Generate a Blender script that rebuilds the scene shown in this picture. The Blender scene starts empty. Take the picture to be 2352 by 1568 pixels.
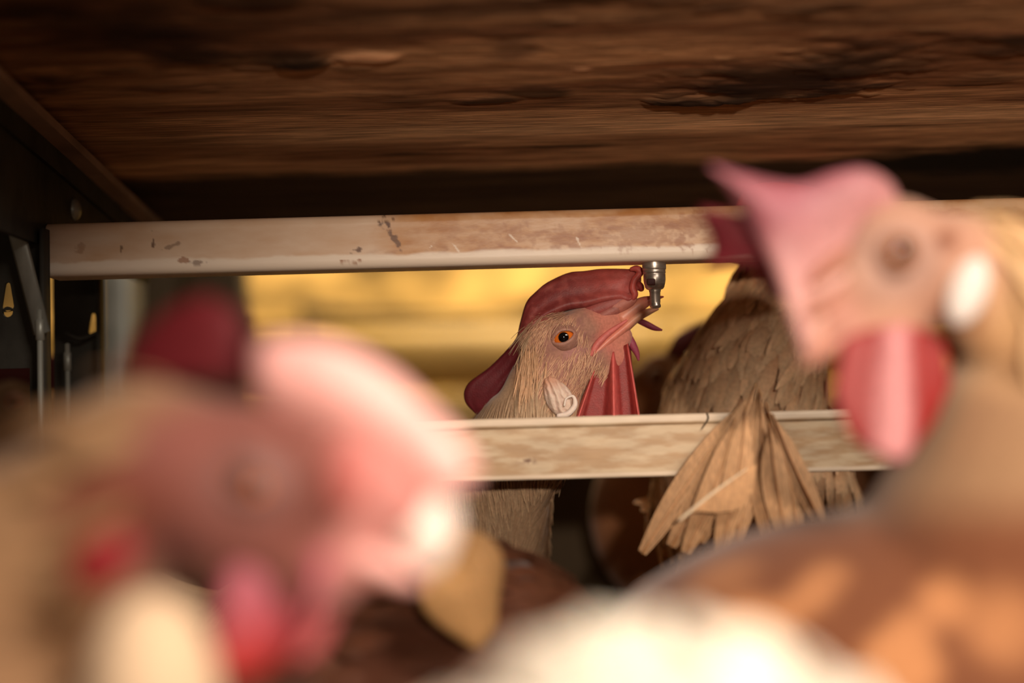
import bpy, bmesh, math, random
import numpy as np
from mathutils import Matrix, Vector, Euler
from mathutils.bvhtree import BVHTree

S = bpy.context.scene
COL = S.collection
random.seed(7)
RNG = np.random.default_rng(11)

# ------------------------------------------------------------------ camera, world, lights
EYE = 0.30                       # eye height above the slatted floor
FPX = 3267.0                     # focal length in pixels of the 2352 px frame (50 mm on 36 mm)
CAM_LOC = Vector((0, 0, EYE))
PITCH, ROLL = math.radians(2.9), math.radians(-1.55)
cam_d = bpy.data.cameras.new('camera')
cam_d.lens, cam_d.sensor_width = 50, 36
cam_d.clip_start, cam_d.clip_end = 0.01, 50
cam_d.dof.use_dof = True
cam_d.dof.focus_distance = 0.602
cam_d.dof.aperture_fstop = 2.8
cam = bpy.data.objects.new('camera', cam_d)
COL.objects.link(cam)
CAM_M = Matrix.Translation(CAM_LOC) @ (Matrix.Rotation(math.pi / 2 + PITCH, 4, 'X') @ Matrix.Rotation(ROLL, 4, 'Z'))
cam.matrix_world = CAM_M
S.camera = cam

S.view_settings.view_transform = 'Standard'
S.view_settings.look = 'None'
S.view_settings.exposure = 0.0
S.view_settings.gamma = 1.0
S.view_settings.use_curve_mapping = False

world = bpy.data.worlds.new('world')
S.world = world
world.use_nodes = True
world.node_tree.nodes['Background'].inputs[0].default_value = (1.0, 0.72, 0.5, 1)
world.node_tree.nodes['Background'].inputs[1].default_value = 0.10


def lamp(name, kind, loc, target, energy, color, **kw):
    d = bpy.data.lights.new(name, kind)
    d.energy, d.color = energy, color
    for k, v in kw.items():
        setattr(d, k, v)
    o = bpy.data.objects.new(name, d)
    COL.objects.link(o)
    o.location = loc
    o.rotation_euler = (Vector(target) - Vector(loc)).to_track_quat('-Z', 'Y').to_euler()
    return o


# the photographer's hand lamp, low and a little to the right behind the lens
lamp('hand_lamp', 'SPOT', (0.06, -0.30, EYE + 0.085), (0.118, 0.60, EYE + 0.035), 19, (1.0, 0.82, 0.66),
     spot_size=math.radians(41), spot_blend=1.0, shadow_soft_size=0.012)
# the warm tubes over the aisle beyond
lamp('aisle_lamp', 'AREA', (0.05, 2.08, EYE + 0.95), (0.0, 2.2, EYE), 26, (1.0, 0.80, 0.50), size=0.7)
lamp('aisle_lamp', 'AREA', (0.0, 1.2, EYE + 0.75), (0.0, 0.75, EYE - 0.1), 1.2, (1.0, 0.70, 0.35), size=0.5)
# added soft fill behind the lens to brighten the near hens
lamp('near_fill_lamp', 'AREA', (0.42, -0.30, EYE + 0.48), (0.0, 0.28, EYE - 0.05), 11.0, (1.0, 0.88, 0.77), size=0.3)


# ------------------------------------------------------------------ helpers
def P(px, py, y):
    """point of the plane at world depth y seen at photo pixel (px, py)"""
    d = CAM_M.to_3x3() @ Vector(((px - 1176) / FPX, -(py - 784) / FPX, -1))
    return CAM_LOC + d * (y / d.y)


def ray(px, py):
    return (CAM_M.to_3x3() @ Vector(((px - 1176) / FPX, -(py - 784) / FPX, -1))).normalized()


def on_plane(px, py, p0, n):
    d = ray(px, py)
    return CAM_LOC + d * ((p0 - CAM_LOC).dot(n) / d.dot(n))


def lin(r, g, b):
    f = lambda c: (c / 255 / 12.92) if c <= 10 else ((c / 255 + 0.055) / 1.055) ** 2.4
    return (f(r), f(g), f(b))


def mesh_from(name, verts, faces, smooth=True):
    m = bpy.data.meshes.new(name)
    m.from_pydata([tuple(v) for v in verts], [], faces)
    if smooth:
        m.polygons.foreach_set('use_smooth', [True] * len(m.polygons))
    m.update()
    return m


def set_col(m, cols):
    a = m.attributes.get('Col') or m.attributes.new('Col', 'FLOAT_COLOR', 'POINT')
    c = np.ones((len(m.vertices), 4), np.float32)
    c[:, :3] = cols
    a.data.foreach_set('color', c.ravel())


def vco(m):
    a = np.empty(len(m.vertices) * 3, np.float32)
    m.vertices.foreach_get('co', a)
    return a.reshape(-1, 3)


def vno(m):
    a = np.empty(len(m.vertices) * 3, np.float32)
    m.vertices.foreach_get('normal', a)
    return a.reshape(-1, 3)


def link(name, m, material=None, parent=None, loc=None):
    """link a mesh given in world coordinates; under a parent Empty the vertices become local"""
    o = bpy.data.objects.new(name, m)
    if material:
        m.materials.append(material)
    COL.objects.link(o)
    if parent is not None:
        m.transform(Matrix.Translation(-Vector(parent['origin'])))
        o.parent = parent
    elif loc is not None:
        m.transform(Matrix.Translation(-Vector(loc)))
        o.location = loc
    return o


def sub(o, part):
    """make o (already linked with no parent) a sub-part of part"""
    o.data.transform(Matrix.Translation(-Vector(part.parent['origin'])))
    o.parent = part
    return o


def thing(name, label, cat, loc, group=None):
    o = bpy.data.objects.new(name, None)
    COL.objects.link(o)
    o.empty_display_size = 0.02
    o.location = loc
    o['origin'] = [loc[0], loc[1], loc[2]]
    o['label'], o['category'] = label, cat
    if group:
        o['group'] = group
    return o


def tag(o, label, cat, group=None):
    o['label'], o['category'] = label, cat
    if group:
        o['group'] = group
    return o


def nodes(name):
    m = bpy.data.materials.new(name)
    m.use_nodes = True
    nt = m.node_tree
    return m, nt, nt.nodes['Principled BSDF']


def mat(name, color=None, rough=0.6, attr=False, metallic=0.0, sss=0.0, sss_col_scale=(1, .35, .2), sss_rad=0.004,
        noise=None, bump=None, spec=0.4, sheen=0.0):
    """noise = (scale xyz, detail, dark, light); bump = (scale xyz, strength, distance)"""
    m, nt, b = nodes(name)
    L = nt.links
    b.inputs['Roughness'].default_value = rough
    b.inputs['Metallic'].default_value = metallic
    b.inputs['Specular IOR Level'].default_value = spec
    if sheen:
        b.inputs['Sheen Weight'].default_value = sheen
    tc = nt.nodes.new('ShaderNodeTexCoord')
    if attr:
        at = nt.nodes.new('ShaderNodeAttribute')
        at.attribute_name = 'Col'
        src = at.outputs['Color']
    else:
        rgb = nt.nodes.new('ShaderNodeRGB')
        rgb.outputs[0].default_value = (*color, 1)
        src = rgb.outputs[0]
    if noise:
        mp = nt.nodes.new('ShaderNodeMapping')
        mp.inputs['Scale'].default_value = noise[0]
        L.new(tc.outputs['Object'], mp.inputs[0])
        n = nt.nodes.new('ShaderNodeTexNoise')
        n.inputs['Scale'].default_value = 1.0
        n.inputs['Detail'].default_value = noise[1]
        L.new(mp.outputs[0], n.inputs['Vector'])
        r = nt.nodes.new('ShaderNodeMapRange')
        r.inputs[1].default_value, r.inputs[2].default_value = 0.3, 0.7
        r.inputs[3].default_value, r.inputs[4].default_value = noise[2], noise[3]
        L.new(n.outputs['Fac'], r.inputs[0])
        mx = nt.nodes.new('ShaderNodeVectorMath')
        mx.operation = 'SCALE'
        L.new(src, mx.inputs[0])
        L.new(r.outputs[0], mx.inputs['Scale'])
        src = mx.outputs[0]
    L.new(src, b.inputs['Base Color'])
    if sss:
        b.inputs['Subsurface Weight'].default_value = sss
        b.inputs['Subsurface Radius'].default_value = sss_col_scale
        b.inputs['Subsurface Scale'].default_value = sss_rad
    if bump:
        mp = nt.nodes.new('ShaderNodeMapping')
        mp.inputs['Scale'].default_value = bump[0]
        L.new(tc.outputs['Object'], mp.inputs[0])
        n = nt.nodes.new('ShaderNodeTexNoise')
        n.inputs['Scale'].default_value = 1.0
        n.inputs['Detail'].default_value = 5
        L.new(mp.outputs[0], n.inputs['Vector'])
        bp = nt.nodes.new('ShaderNodeBump')
        bp.inputs['Strength'].default_value = bump[1]
        bp.inputs['Distance'].default_value = bump[2]
        L.new(n.outputs['Fac'], bp.inputs['Height'])
        L.new(bp.outputs[0], b.inputs['Normal'])
    return m


def value_noise(x, y, seed):
    """smooth 2-D value noise on arrays"""
    r = np.random.default_rng(seed).random((256, 256))
    xi, yi = np.floor(x).astype(int), np.floor(y).astype(int)
    fx, fy = x - xi, y - yi
    fx, fy = fx * fx * (3 - 2 * fx), fy * fy * (3 - 2 * fy)
    g = lambda a, b: r[a % 256, b % 256]
    return (g(xi, yi) * (1 - fx) + g(xi + 1, yi) * fx) * (1 - fy) + (g(xi, yi + 1) * (1 - fx) + g(xi + 1, yi + 1) * fx) * fy


def fbm(x, y, seed, octaves=4):
    t, a, s = 0, 0.5, 0
    for k in range(octaves):
        t = t + a * value_noise(x * 2 ** k, y * 2 ** k, seed + k)
        s += a
        a *= 0.5
    return t / s


def box_mesh(name, lo, hi, bevel=0.0, seg=3):
    bm = bmesh.new()
    bmesh.ops.create_cube(bm, size=1.0)
    lo, hi = Vector(lo), Vector(hi)
    for v in bm.verts:
        v.co = Vector(((lo[i] + hi[i]) / 2 + v.co[i] * (hi[i] - lo[i]) for i in range(3)))
    if bevel:
        bmesh.ops.bevel(bm, geom=list(bm.edges), offset=bevel, segments=seg, affect='EDGES', profile=0.5)
    m = bpy.data.meshes.new(name)
    bm.to_mesh(m)
    bm.free()
    m.polygons.foreach_set('use_smooth', [bevel > 0] * len(m.polygons))
    return m


def catmull(pts, n):
    p = np.array([tuple(q) for q in pts], float)
    if len(p) == 2:
        t = np.linspace(0, 1, n)[:, None]
        return p[0] * (1 - t) + p[1] * t
    p = np.vstack([2 * p[0] - p[1], p, 2 * p[-1] - p[-2]])
    out = []
    for t in np.linspace(0, len(p) - 3 - 1e-9, n):
        i = int(t)
        f = t - i
        a, b, c, d = p[i:i + 4]
        out.append(0.5 * ((2 * b) + (c - a) * f + (2 * a - 5 * b + 4 * c - d) * f * f + (3 * b - a - 3 * c + d) * f ** 3))
    return np.array(out)


def tube_data(pts, ra, rb=None, side=Vector((0, 1, 0)), n=24, seg=16, smooth_path=True):
    """tapered tube with elliptic sections: rb along `side`, ra across it; closed by round-ish caps"""
    rb = ra if rb is None else rb
    k = len(pts)
    q = np.hstack([np.array([tuple(p) for p in pts], float), np.array(ra)[:, None], np.array(rb)[:, None]])
    q = catmull(q, n) if smooth_path else q
    n = len(q)
    V, F = [], []
    for i in range(n):
        c = Vector(q[i, :3])
        t = Vector(q[min(i + 1, n - 1), :3]) - Vector(q[max(i - 1, 0), :3])
        t.normalize()
        s = (side - t * side.dot(t)).normalized()
        u = t.cross(s)
        for j in range(seg):
            a = 2 * math.pi * j / seg
            V.append(c + u * (math.cos(a) * max(q[i, 3], 1e-5)) + s * (math.sin(a) * max(q[i, 4], 1e-5)))
    for i in range(n - 1):
        for j in range(seg):
            F.append((i * seg + j, i * seg + (j + 1) % seg, (i + 1) * seg + (j + 1) % seg, (i + 1) * seg + j))
    for i, o in ((0, -1), (n - 1, 1)):
        t = Vector(q[min(i + 1, n - 1), :3]) - Vector(q[max(i - 1, 0), :3])
        t.normalize()
        V.append(Vector(q[i, :3]) + t * (o * 0.6 * min(q[i, 3], q[i, 4])))
        c = len(V) - 1
        for j in range(seg):
            a, b = i * seg + j, i * seg + (j + 1) % seg
            F.append((c, b, a) if o < 0 else (c, a, b))
    return V, F


def ellipsoid_data(c, ax, seg=20, rings=12):
    """ax = three world-space half-axis vectors"""
    V, F = [], []
    a, b, d = ax
    for i in range(1, rings):
        th = math.pi * i / rings
        for j in range(seg):
            ph = 2 * math.pi * j / seg
            V.append(c + a * (math.sin(th) * math.cos(ph)) + b * (math.sin(th) * math.sin(ph)) + d * math.cos(th))
    V += [c + d, c - d]
    n = (rings - 1) * seg
    for i in range(rings - 2):
        for j in range(seg):
            F.append((i * seg + j, (i + 1) * seg + j, (i + 1) * seg + (j + 1) % seg, i * seg + (j + 1) % seg))
    for j in range(seg):
        F.append((n, j, (j + 1) % seg))
        F.append((n + 1, (rings - 2) * seg + (j + 1) % seg, (rings - 2) * seg + j))
    return V, F


def join(datas):
    V, F = [], []
    for v, f in datas:
        o = len(V)
        V += list(v)
        F += [tuple(i + o for i in q) for q in f]
    return V, F


def remesh(name, datas, voxel, smooth=4):
    V, F = join(datas)
    m = mesh_from('tmp', V, F)
    bm = bmesh.new()
    bm.from_mesh(m)
    bmesh.ops.recalc_face_normals(bm, faces=bm.faces)
    bm.to_mesh(m)
    bm.free()
    o = bpy.data.objects.new('tmp', m)
    COL.objects.link(o)
    r = o.modifiers.new('r', 'REMESH')
    r.mode, r.voxel_size = 'VOXEL', voxel
    s = o.modifiers.new('s', 'SMOOTH')
    s.factor, s.iterations = 0.5, smooth
    dg = bpy.context.evaluated_depsgraph_get()
    out = bpy.data.meshes.new_from_object(o.evaluated_get(dg))
    out.name = name
    bpy.data.objects.remove(o)
    bpy.data.meshes.remove(m)
    out.polygons.foreach_set('use_smooth', [True] * len(out.polygons))
    out.update()
    return out


def sheet_mesh(name, base, edge, out_dir, lat, thick, nu=60, nv=18):
    """fleshy sheet between two 3-D polylines; lat(s, k) pushes it along out_dir, thick(s, k) is the half thickness"""
    B, E = catmull(base, nu), catmull(edge, nu)
    od = np.array(tuple(out_dir))
    V, F = [], []
    ks = np.linspace(0, 1, nv) ** 0.8
    for sd in (1, -1):
        for k in ks:
            for i in range(nu):
                s = i / (nu - 1)
                p = B[i] * (1 - k) + E[i] * k
                rim = math.sqrt(max(0.0, 1 - k ** 4)) * math.sqrt(max(0.0, 1 - abs(2 * s - 1) ** 8))
                V.append(p + od * (lat(s, k) + sd * thick(s, k) * rim))
    off = nu * nv
    for j in range(nv - 1):
        for i in range(nu - 1):
            a = j * nu + i
            F.append((a, a + 1, a + nu + 1, a + nu))
            F.append((off + a, off + a + nu, off + a + nu + 1, off + a + 1))
    for i in range(nu - 1):       # base strip
        F.append((i, off + i, off + i + 1, i + 1))
    m = mesh_from(name, V, F)
    bm = bmesh.new()
    bm.from_mesh(m)
    bmesh.ops.remove_doubles(bm, verts=bm.verts, dist=1e-5)
    bmesh.ops.recalc_face_normals(bm, faces=bm.faces)
    bm.to_mesh(m)
    bm.free()
    m.polygons.foreach_set('use_smooth', [True] * len(m.polygons))
    return m


def feathers_mesh(name, pos, nor, flow, length, width, lift, cols, tip_cols=None, curl=0.12):
    """many little vaned feathers as one mesh; all arguments are arrays"""
    N = len(pos)
    flow = flow - nor * np.sum(flow * nor, 1, keepdims=True)
    flow /= np.linalg.norm(flow, axis=1, keepdims=True) + 1e-9
    side = np.cross(nor, flow)
    rows = [(0.0, 0.35, 0.0), (0.3, 0.9, 0.55), (0.65, 1.0, 0.9), (0.88, 0.62, 1.0), (1.0, 0.12, 1.0)]
    V = np.zeros((N, len(rows) * 3, 3))
    C = np.zeros((N, len(rows) * 3, 3))
    tip_cols = cols if tip_cols is None else tip_cols
    for r, (t, w, h) in enumerate(rows):
        for c, x in enumerate((-1, 0, 1)):
            hh = lift * h - curl * length * t * t + (0.12 * width if x == 0 else 0)
            V[:, r * 3 + c] = pos + flow * (length * t)[:, None] + side * (width * w * x * 0.5)[:, None] + nor * hh[:, None]
            C[:, r * 3 + c] = cols * (1 - t) + tip_cols * t
    q = []
    for r in range(len(rows) - 1):
        for c in range(2):
            a = r * 3 + c
            q.append((a, a + 1, a + 4, a + 3))
    q = np.array(q)
    F = (q[None] + (np.arange(N) * len(rows) * 3)[:, None, None]).reshape(-1, 4)
    m = bpy.data.meshes.new(name)
    m.vertices.add(N * len(rows) * 3)
    m.vertices.foreach_set('co', V.reshape(-1))
    m.loops.add(F.size)
    m.loops.foreach_set('vertex_index', F.reshape(-1))
    m.polygons.add(len(F))
    m.polygons.foreach_set('loop_start', np.arange(0, F.size, 4))
    m.polygons.foreach_set('loop_total', np.full(len(F), 4))
    m.polygons.foreach_set('use_smooth', np.ones(len(F), bool))
    m.update(calc_edges=True)
    set_col(m, C.reshape(-1, 3))
    return m


# ------------------------------------------------------------------ materials
M = {}
M['plumage'] = mat('plumage', attr=True, rough=0.85, noise=((900, 900, 900), 3, 0.85, 1.12), spec=0.15, sheen=0.2)
M['vane'] = mat('feather_vane', attr=True, rough=0.7, spec=0.2, noise=((600, 600, 600), 3, 0.85, 1.12), sss=0.15, sss_rad=0.003)
M['skin'] = mat('bare_skin', attr=True, rough=0.5, sss=0.25, spec=0.35, noise=((700, 700, 700), 4, 0.86, 1.1),
                bump=((1800, 1800, 1800), 0.35, 0.0006))
M['comb'] = mat('comb_flesh', attr=True, rough=0.5, sss=0.22, sss_rad=0.004, sss_col_scale=(1, .5, .4), spec=0.35, noise=((350, 350, 350), 4, 0.84, 1.12),
                bump=((1500, 1500, 1500), 0.3, 0.0005))
M['beak'] = mat('horn', attr=True, rough=0.4, sss=0.2, spec=0.45, noise=((500, 500, 500), 3, 0.9, 1.08))
M['eye'] = mat('eye_gloss', attr=True, rough=0.05, spec=0.4)
M['lobe'] = mat('earlobe_skin', attr=True, rough=0.55, sss=0.2, spec=0.35, bump=((900, 900, 900), 0.4, 0.0006))
M['leg'] = mat('leg_scale', color=lin(196, 150, 84), rough=0.6, bump=((800, 800, 400), 0.5, 0.001))
M['steel'] = mat('galvanised_steel', color=lin(150, 150, 140), rough=0.45, metallic=0.45, noise=((60, 60, 25), 5, 0.45, 1.2),
                 bump=((200, 200, 80), 0.25, 0.001))
M['rail'] = mat('painted_rail', color=lin(168, 138, 116), rough=0.6, metallic=0.1, noise=((40, 30, 40), 5, 0.5, 1.2))
M['dirty_steel'] = mat('dirty_steel', color=lin(58, 54, 46), rough=0.75, metallic=0.3, noise=((45, 45, 30), 6, 0.4, 1.25),
                       bump=((150, 150, 90), 0.4, 0.001))
M['chrome'] = mat('stainless_steel', color=lin(190, 178, 166), rough=0.33, metallic=0.85, noise=((300, 300, 900), 3, 0.75, 1.1))
M['wood'] = mat('dark_board', attr=True, rough=0.8, spec=0.2, noise=((38, 900, 200), 6, 0.4, 1.55), bump=((60, 1400, 300), 0.6, 0.0016))
M['plastic'] = mat('white_pvc', attr=True, rough=0.42, spec=0.4, bump=((300, 900, 900), 0.08, 0.0008))
M['trough'] = mat('stained_pvc', attr=True, rough=0.5, spec=0.4, noise=((60, 300, 260), 5, 0.88, 1.08), bump=((120, 700, 700), 0.12, 0.0008))
M['slat'] = mat('slat_plastic', color=lin(92, 66, 44), rough=0.8, noise=((25, 25, 25), 5, 0.5, 1.3))
M['wall'] = mat('limewashed_wall', color=lin(224, 184, 108), rough=0.9, noise=((9, 9, 17), 4, 0.12, 1.7))
M['duct'] = mat('cream_duct', color=lin(172, 140, 74), rough=0.5, noise=((6, 20, 20), 4, 0.85, 1.1))
M['far_wood'] = mat('far_post', color=lin(66, 52, 32), rough=0.8, noise=((12, 12, 6), 4, 0.6, 1.3))

# ------------------------------------------------------------------ the setting
def struct(name, m, material, **kw):
    o = link(name, m, material, **kw)
    o['kind'] = 'structure'
    return o


# sloping board overhead: z falls away from the camera
C0 = Vector((0, 0.536, EYE + 0.132))
CS = 0.104
CN = Vector((0, CS, 1)).normalized()


def ceiling():
    xs, ys = np.arange(-0.200, 0.36, 0.0013), np.arange(0.34, 0.80, 0.0009)
    X, Y = np.meshgrid(xs, ys)
    Z = C0.z - CS * (Y - C0.y)
    g = fbm(X * 14 + 3, Y * 160, 3, 4)               # long grain
    g2 = fbm(X * 5 + 9, Y * 42 + X * 2, 21, 4)       # broad bands
    blot = fbm(X * 26, Y * 60, 40, 4)
    base = np.array(lin(134, 88, 58))
    light = np.array(lin(214, 160, 114))
    dark = np.array(lin(38, 23, 15))
    t = np.clip(0.32 + 2.2 * (g2 - 0.5) + 1.3 * (g - 0.5), 0, 1)[..., None]
    C = base * (1 - t) + light * t
    dk = np.clip((blot - 0.53) * 5, 0, 1) * np.clip((0.60 - Y) / 0.07, 0, 1)
    C = C * (1 - dk[..., None] * 0.8) + dark * dk[..., None] * 0.8
    H = np.zeros_like(X)

    def px(a, b):
        return on_plane(a, b, C0, CN)

    def stain_and_shade(a, b, rx, ry, color, amount, edge=0.35, seed=1, rough=0.5, h=0.0):
        nonlocal C, H
        c = px(a, b)
        q = ((X - c.x) / rx) ** 2 + ((Y - c.y) / ry) ** 2
        q = np.sqrt(q) + rough * (fbm(X * 60, Y * 150, seed, 4) - 0.5) * 2
        w = np.clip((1 - q) / edge, 0, 1) * amount
        C = C * (1 - w[..., None]) + np.array(color) * w[..., None]
        H -= w * h

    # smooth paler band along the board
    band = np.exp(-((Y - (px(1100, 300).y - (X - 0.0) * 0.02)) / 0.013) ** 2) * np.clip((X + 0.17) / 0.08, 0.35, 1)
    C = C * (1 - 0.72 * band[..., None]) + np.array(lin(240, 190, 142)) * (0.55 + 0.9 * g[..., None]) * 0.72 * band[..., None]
    # pipe's shadow on the rear strip, painted black into the board
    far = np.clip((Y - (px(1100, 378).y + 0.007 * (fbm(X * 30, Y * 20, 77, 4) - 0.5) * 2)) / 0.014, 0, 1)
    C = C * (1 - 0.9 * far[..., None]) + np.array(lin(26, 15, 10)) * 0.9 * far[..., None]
    dirt = lin(34, 20, 13)
    stain_and_shade(1800, 185, 0.050, 0.027, dirt, 0.85, 0.6, 5, 0.7, 0.002)
    stain_and_shade(1600, 225, 0.022, 0.008, dirt, 0.9, 0.4, 6, 0.5, 0.002)
    stain_and_shade(1960, 130, 0.030, 0.022, dirt, 0.8, 0.6, 7, 0.6, 0.002)
    stain_and_shade(2260, 365, 0.085, 0.032, lin(14, 9, 7), 1.0, 0.5, 8, 0.3)  # shadow in the right rear corner, painted into the board
    stain_and_shade(250, 60, 0.07, 0.05, lin(40, 25, 17), 0.7, 0.8, 27, 0.5)  # broad soft darker areas along the near edge
    stain_and_shade(1150, 20, 0.09, 0.03, lin(48, 29, 20), 0.6, 0.8, 28, 0.6)
    stain_and_shade(2000, 20, 0.09, 0.03, lin(60, 36, 24), 0.5, 0.8, 29, 0.6)
    stain_and_shade(700, 135, 0.012, 0.007, dirt, 0.8, 0.4, 9, 0.6, 0.002)
    stain_and_shade(1100, 230, 0.02, 0.006, dirt, 0.75, 0.5, 10, 0.6, 0.001)
    stain_and_shade(1230, 210, 0.02, 0.008, dirt, 0.7, 0.5, 14, 0.6, 0.001)
    stain_and_shade(940, 355, 0.03, 0.004, dirt, 0.6, 0.6, 15, 0.6)
    stain_and_shade(1300, 335, 0.04, 0.003, dirt, 0.7, 0.6, 16, 0.6)
    pale = lin(246, 186, 140)
    stain_and_shade(850, 128, 0.0165, 0.0048, pale, 0.95, 0.35, 11, 0.3, 0.0015)
    stain_and_shade(1335, 158, 0.005, 0.003, pale, 0.6, 0.6, 12, 0.5, 0.001)
    stain_and_shade(1540, 150, 0.018, 0.006, lin(150, 96, 62), 0.7, 0.6, 13, 0.7)
    stain_and_shade(1180, 110, 0.012, 0.014, lin(104, 72, 52), 0.6, 0.7, 17, 0.7)
    stain_and_shade(1820, 75, 0.016, 0.005, lin(140, 90, 58), 0.5, 0.7, 18, 0.7)
    # crusted droppings stand a little proud
    H -= 0.0016 * dk + 0.0012 * (fbm(X * 90, Y * 160, 52, 4) - 0.5) * np.clip((0.585 - Y) / 0.06, 0, 1)
    Z = Z + H
    ny, nx = X.shape
    V = np.stack([X, Y, Z], -1).reshape(-1, 3)
    i = np.arange((ny - 1) * nx).reshape(ny - 1, nx)[:, :-1].ravel()
    F = np.stack([i, i + nx, i + nx + 1, i + 1], 1)
    # upper skin so that the board has thickness
    n0 = len(V)
    cx = [(-0.200, 0.34), (float(xs[-1]), 0.34), (float(xs[-1]), float(ys[-1])), (-0.200, float(ys[-1]))]
    top = [(x, y, C0.z - CS * (y - C0.y) + 0.015) for x, y in cx]
    low = [0, nx - 1, ny * nx - 1, (ny - 1) * nx]
    F2 = [(n0, n0 + 1, n0 + 2, n0 + 3)] + [(low[k], low[(k + 1) % 4], n0 + (k + 1) % 4, n0 + k) for k in range(4)]
    m = bpy.data.meshes.new('ceiling')
    m.from_pydata(np.vstack([V, top]).tolist(), [], F.tolist() + F2)
    m.polygons.foreach_set('use_smooth', [True] * len(m.polygons))
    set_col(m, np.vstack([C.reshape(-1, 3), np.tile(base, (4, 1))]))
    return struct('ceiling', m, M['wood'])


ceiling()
m = box_mesh('floor', (-1.6, -1.0, -0.03), (1.6, 2.6, -0.004))
fl = struct('floor', m, M['slat'])
for i in range(34):                                             # slats of the aviary floor in view range
    y = 0.16 + i * 0.030
    s = box_mesh('slat', (-0.6, y, -0.004), (0.6, y + 0.018, 0.0), 0.0015, 1)
    o = link('slat', s, M['slat'])
    o.parent = fl
struct('wall_back', box_mesh('wall_back', (-1.6, 2.4, -0.03), (1.6, 2.45, 1.6)), M['wall'])


# ------------------------------------------------------------------ left partition
def plate_with_holes(name, w, h, holes, t, notch=None):
    """sheet in the xz plane, origin lower left; holes = list of closed outlines"""
    cu = bpy.data.curves.new(name, 'CURVE')
    cu.dimensions, cu.fill_mode, cu.extrude = '2D', 'BOTH', t / 2
    outer = [(0, 0), (w, 0), (w, h), (0, h)]
    if notch:
        outer = [(0, notch[1]), (notch[0], notch[1]), (notch[0], 0), (w, 0), (w, h), (0, h)]
    for pts in [outer] + holes:
        sp = cu.splines.new('POLY')
        sp.points.add(len(pts) - 1)
        for p, q in zip(sp.points, pts):
            p.co = (q[0], q[1], 0, 1)
        sp.use_cyclic_u = True
    o = bpy.data.objects.new('tmp', cu)
    COL.objects.link(o)
    m = bpy.data.meshes.new_from_object(o.evaluated_get(bpy.context.evaluated_depsgraph_get()))
    bpy.data.objects.remove(o)
    m.transform(Matrix.Rotation(math.pi / 2, 4, 'X'))
    return m


def keyhole(cx, cz, w, h):
    """teardrop slot: narrow top, wide round foot"""
    out = []
    for a in np.linspace(math.pi * 1.05, math.pi * 1.95, 9):
        out.append((cx + w / 2 * math.cos(a), cz - h / 2 + w / 2 + w / 2 * math.sin(a)))
    for a in np.linspace(0.1, math.pi - 0.1, 7):
        out.append((cx + w * 0.22 * math.cos(a), cz + h / 2 - w * 0.22 + w * 0.22 * math.sin(a)))
    return out


def disc(cx, cz, r):
    return [(cx + r * math.cos(a), cz + r * math.sin(a)) for a in np.linspace(0, 2 * math.pi, 13)[:-1]]


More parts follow.
